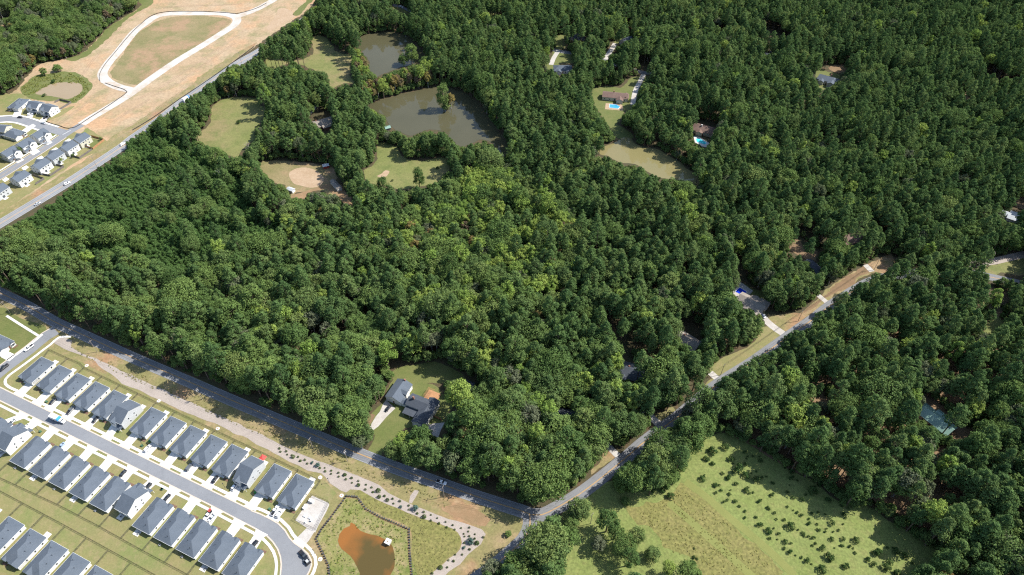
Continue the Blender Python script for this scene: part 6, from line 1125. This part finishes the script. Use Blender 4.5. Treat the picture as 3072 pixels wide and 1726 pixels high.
# meadow cedars
def nth(n): return '%d%s' % (n, 'th' if n % 100 in (11, 12, 13) else {1: 'st', 2: 'nd', 3: 'rd'}.get(n % 10, 'th'))
C9 = [(a, b, d * 1.08) for a, b, d in [(20, 590, 1.4), (75, 625, 2.4), (40, 760, 3.6), (85, 745, 1.6), (290, 690, 2), (295, 750, 2.3), (340, 765, 1.3), (160, 785, 2), (160, 870, 2.2), (270, 850, 1.8), (310, 890, 1.8), (375, 905, 2.2), (450, 850, 5), (480, 780, 4.5), (565, 910, 3), (270, 955, 1.3), (65, 915, 2), (130, 965, 1.9), (175, 1000, 1.6), (190, 1045, 1.3), (40, 1030, 1.6), (65, 1085, 2.6), (245, 1050, 1.6), (295, 1100, 4), (130, 1130, 3.4), (140, 1185, 1.6), (205, 1150, 1.8), (340, 995, 1.6), (370, 1015, 1.8), (425, 1075, 2), (485, 1080, 1.3), (490, 995, 1.4), (540, 1010, 1.3), (590, 1075, 2.8), (500, 1125, 1.6), (380, 1150, 2), (455, 1180, 2), (255, 1210, 2.4), (245, 1255, 1.6), (285, 1285, 2.4), (420, 1170, 1.4), (590, 1190, 2.2), (670, 1190, 2.2), (660, 1235, 1.6), (640, 1125, 1.4), (520, 1255, 3), (565, 1320, 4.2), (410, 1345, 2.6), (370, 1320, 1.4), (765, 1200, 3.2), (720, 1240, 1.6), (760, 1290, 1.6), (690, 1390, 3), (915, 1290, 4), (850, 1340, 2.6), (890, 1370, 2.6), (990, 1250, 1.4), (1050, 1280, 3.4), (1115, 1310, 2.8), (1000, 1360, 3.4), (980, 1400, 4), (1060, 1430, 3.2), (520, 1410, 4), (660, 950, 1.6), (675, 1010, 2), (690, 1035, 1.4), (20, 850, 1.3)]]
C8 = [(a, b, d * 1.05) for a, b, d in [(1610, 610, 3.4), (1660, 560, 5), (1745, 530, 4), (1790, 610, 3.5), (1660, 645, 2.4), (1840, 690, 5.5), (1900, 730, 4), (1895, 650, 2.2), (1890, 560, 2), (1585, 755, 3.4), (1770, 745, 2.8), (1730, 715, 1.9), (1680, 800, 2.6), (1825, 790, 2.4), (1900, 840, 2.8), (1720, 835, 1.6), (1780, 865, 1.9), (1820, 915, 2.2), (1850, 950, 1.6), (1680, 855, 1.7), (1740, 920, 1.7), (1890, 1035, 1.6), (1520, 1320, 1.8), (1545, 1330, 1.3), (1525, 1255, 1.1)]]
cl = [(zg(9, (x, y))[0], d) for x, y, d in C9] + [(zg(8, (x, y))[0], d) for x, y, d in C8]
cl += [((p[0] + rnd.uniform(-4, 4), p[1] + rnd.uniform(-4, 4)), rnd.uniform(.9, 1.7)) for p, d in cl[:90] if rnd.random() < .7]
cl.sort(key=lambda q: q[0][0])
for i, (p, d) in enumerate(cl):
    pi = i % 3; _, H, r_ = PROTO['cedar'][pi]; s = d / 2 / r_
    tree_thing('cedar', pi, p[0], p[1], s, rnd.uniform(0, 6), rnd.uniform(.8, 1.05), ('large' if d > 3.3 else ('medium' if d > 2 else 'small')) + ' dark cedar, ' + nth(i + 1) + ' from the left in the meadow', 'young cedars in the meadow')
# small yard trees in the estates
for i, (k, x, y, d, kd) in enumerate(((13, 310, 1035, 5.5, 'oak'), (13, 710, 785, 4, 'oak'), (13, 510, 920, 3, 'autumn'), (13, 20, 1140, 4, 'poplar'), (13, 915, 1160, 3, 'poplar'), (13, 1075, 1075, 3, 'oak'), (13, 1465, 830, 2.5, 'oak'))):
    tree_thing(kd, 0, *zg(k, (x, y))[0], d / 2 / PROTO[kd][0][2], i, .8, ['round green yard tree by the third corner house', 'small tree on the corner lawn', 'red brown shrub by the second corner house', 'yellow green small tree at the left edge of the far estate', 'thin young tree behind the third highway house', 'small tree in the back yard of the second highway house', 'tiny tree inside the orange fence'][i], None)
# ------------------------------------------------------------------ weeds and rough grass
def tufts(name, px, n, size, label, m_, h=.5):
    poly = np.array([G(*q) for q in px]); lo, hi = poly.min(0), poly.max(0); P = rng.uniform(lo, hi, (n * 4, 2)); P = P[pip(P, [tuple(q) for q in poly])][:n]
    w = np.array([noise.noise(Vector((x * .12, y * .12, 3.))) for x, y in P]); P = P[w > rng.uniform(-.55, .25, len(P))]
    c = np.repeat(P, 5, 0) + rng.normal(size=(len(P) * 5, 2)) * size * .7; z = rng.uniform(.1, h, len(c)); cen = np.c_[c, z]
    v = card_mesh(cen, rng.normal(size=cen.shape) * .6 + np.array([0, 0, .8]), rng.uniform(.6, 1.2, len(cen)) * size)
    o = mesh_obj(name, v.tolist(), [(4 * i, 4 * i + 1, 4 * i + 2, 4 * i + 3) for i in range(len(cen))], m_); prop(o, label, 'weeds', kind='stuff')
M['meadow_tuft'] = leaf_mat('meadow_tufts', [(.23, .22, .07), (.26, .235, .085), (.2, .205, .06)], patch=1.)
M['weed_green'] = leaf_mat('green_weeds', [(.14, .185, .045), (.17, .21, .05), (.2, .2, .06)], patch=1.); M['weed_tan'] = leaf_mat('tan_grass', [(.24, .21, .09), (.2, .19, .07), (.28, .23, .11)], patch=1.)
bb = zp(7, (830, 885), (885, 890), (945, 970), (1060, 1040), (1255, 1130), (1268, 1290), (1275, 1480), (1170, 1480), (1175, 1290), (1140, 1200), (1000, 1145), (920, 1120), (850, 1065), (760, 1140), (745, 1200), (790, 1265), (880, 1370), (910, 1480), (715, 1480), (700, 1370), (615, 1190), (660, 1110))
tufts('weeds', bb, 260, .3, 'green weeds on the banks of the muddy basin', M['weed_green'], .7)
tufts('grass_tufts', bb, 160, .22, 'tan grass on the banks of the muddy basin', M['weed_tan'], .5)
tufts('grass_tufts', zp(7, (900, 835), (1160, 960), (1450, 1070), (1640, 1180), (1540, 1330), (1380, 1480), (1300, 1480), (1285, 1115), (1060, 1010), (960, 955)), 300, .2, 'tan tufted grass between basin and planted gravel', M['weed_tan'], .4)
tufts('weeds', zp(1, (155, 640), (270, 548), (500, 526), (650, 590), (662, 640), (540, 742), (500, 735), (600, 660), (590, 605), (420, 600), (330, 632), (255, 680), (180, 690)), 900, .42, 'yellow green weeds round the tan pond', M['weed_green'], .6)
tufts('weeds', zp(2, (90, 1320), (200, 1330), (220, 1400), (120, 1440), (60, 1400)), 600, .5, 'pale green brush at the plantation corner', M['weed'], .8)
tufts('grass_tufts', zp(8, (1090, 980), (1290, 910), (1410, 800), (1600, 930), (1929, 1210), (2080, 1390), (1600, 1450), (1300, 1230), (1200, 1090)), 700, .22, 'tall tufted grass of the unmown meadow', M['meadow_tuft'], .35)
tufts('grass_tufts', [(x, y + 9) for x, y in zp(0, (170, 1010), (340, 1080), (560, 1172), (760, 1258), (950, 1335), (1070, 1390), (1140, 1412), (1270, 1460), (1350, 1490))] + [(x, y + 38) for x, y in zp(0, (1350, 1490), (1270, 1460), (1140, 1412), (950, 1335), (760, 1258), (560, 1172), (340, 1080))], 2600, .3, 'rough tan grass along the shaded road', M['weed_tan'], .4)

M['bin'] = mat('green_bin', (.03, .2, .06), fine=.08)
for i, (k, x, y, lb) in enumerate(((24, 225, 250, 'green bin at the ninth upper house'), (23, 1580, 950, 'green bin at the eighth upper house'), (25, 350, 905, 'green bin at the thirteenth upper house'), (21, 1215, 1330, 'bright green bin beside the second upper house'))):
    e = empty('wheelie_bin', (*zg(k, (x, y))[0], .18), SA); prop(e, lb, 'bin'); MB().box(-.4, .4, -.4, .4, 0, 1.0).build('body', M['bin'], e); MB().box(-.44, .44, -.44, .44, 1.003, 1.08).build('lid', M['bin'], e)
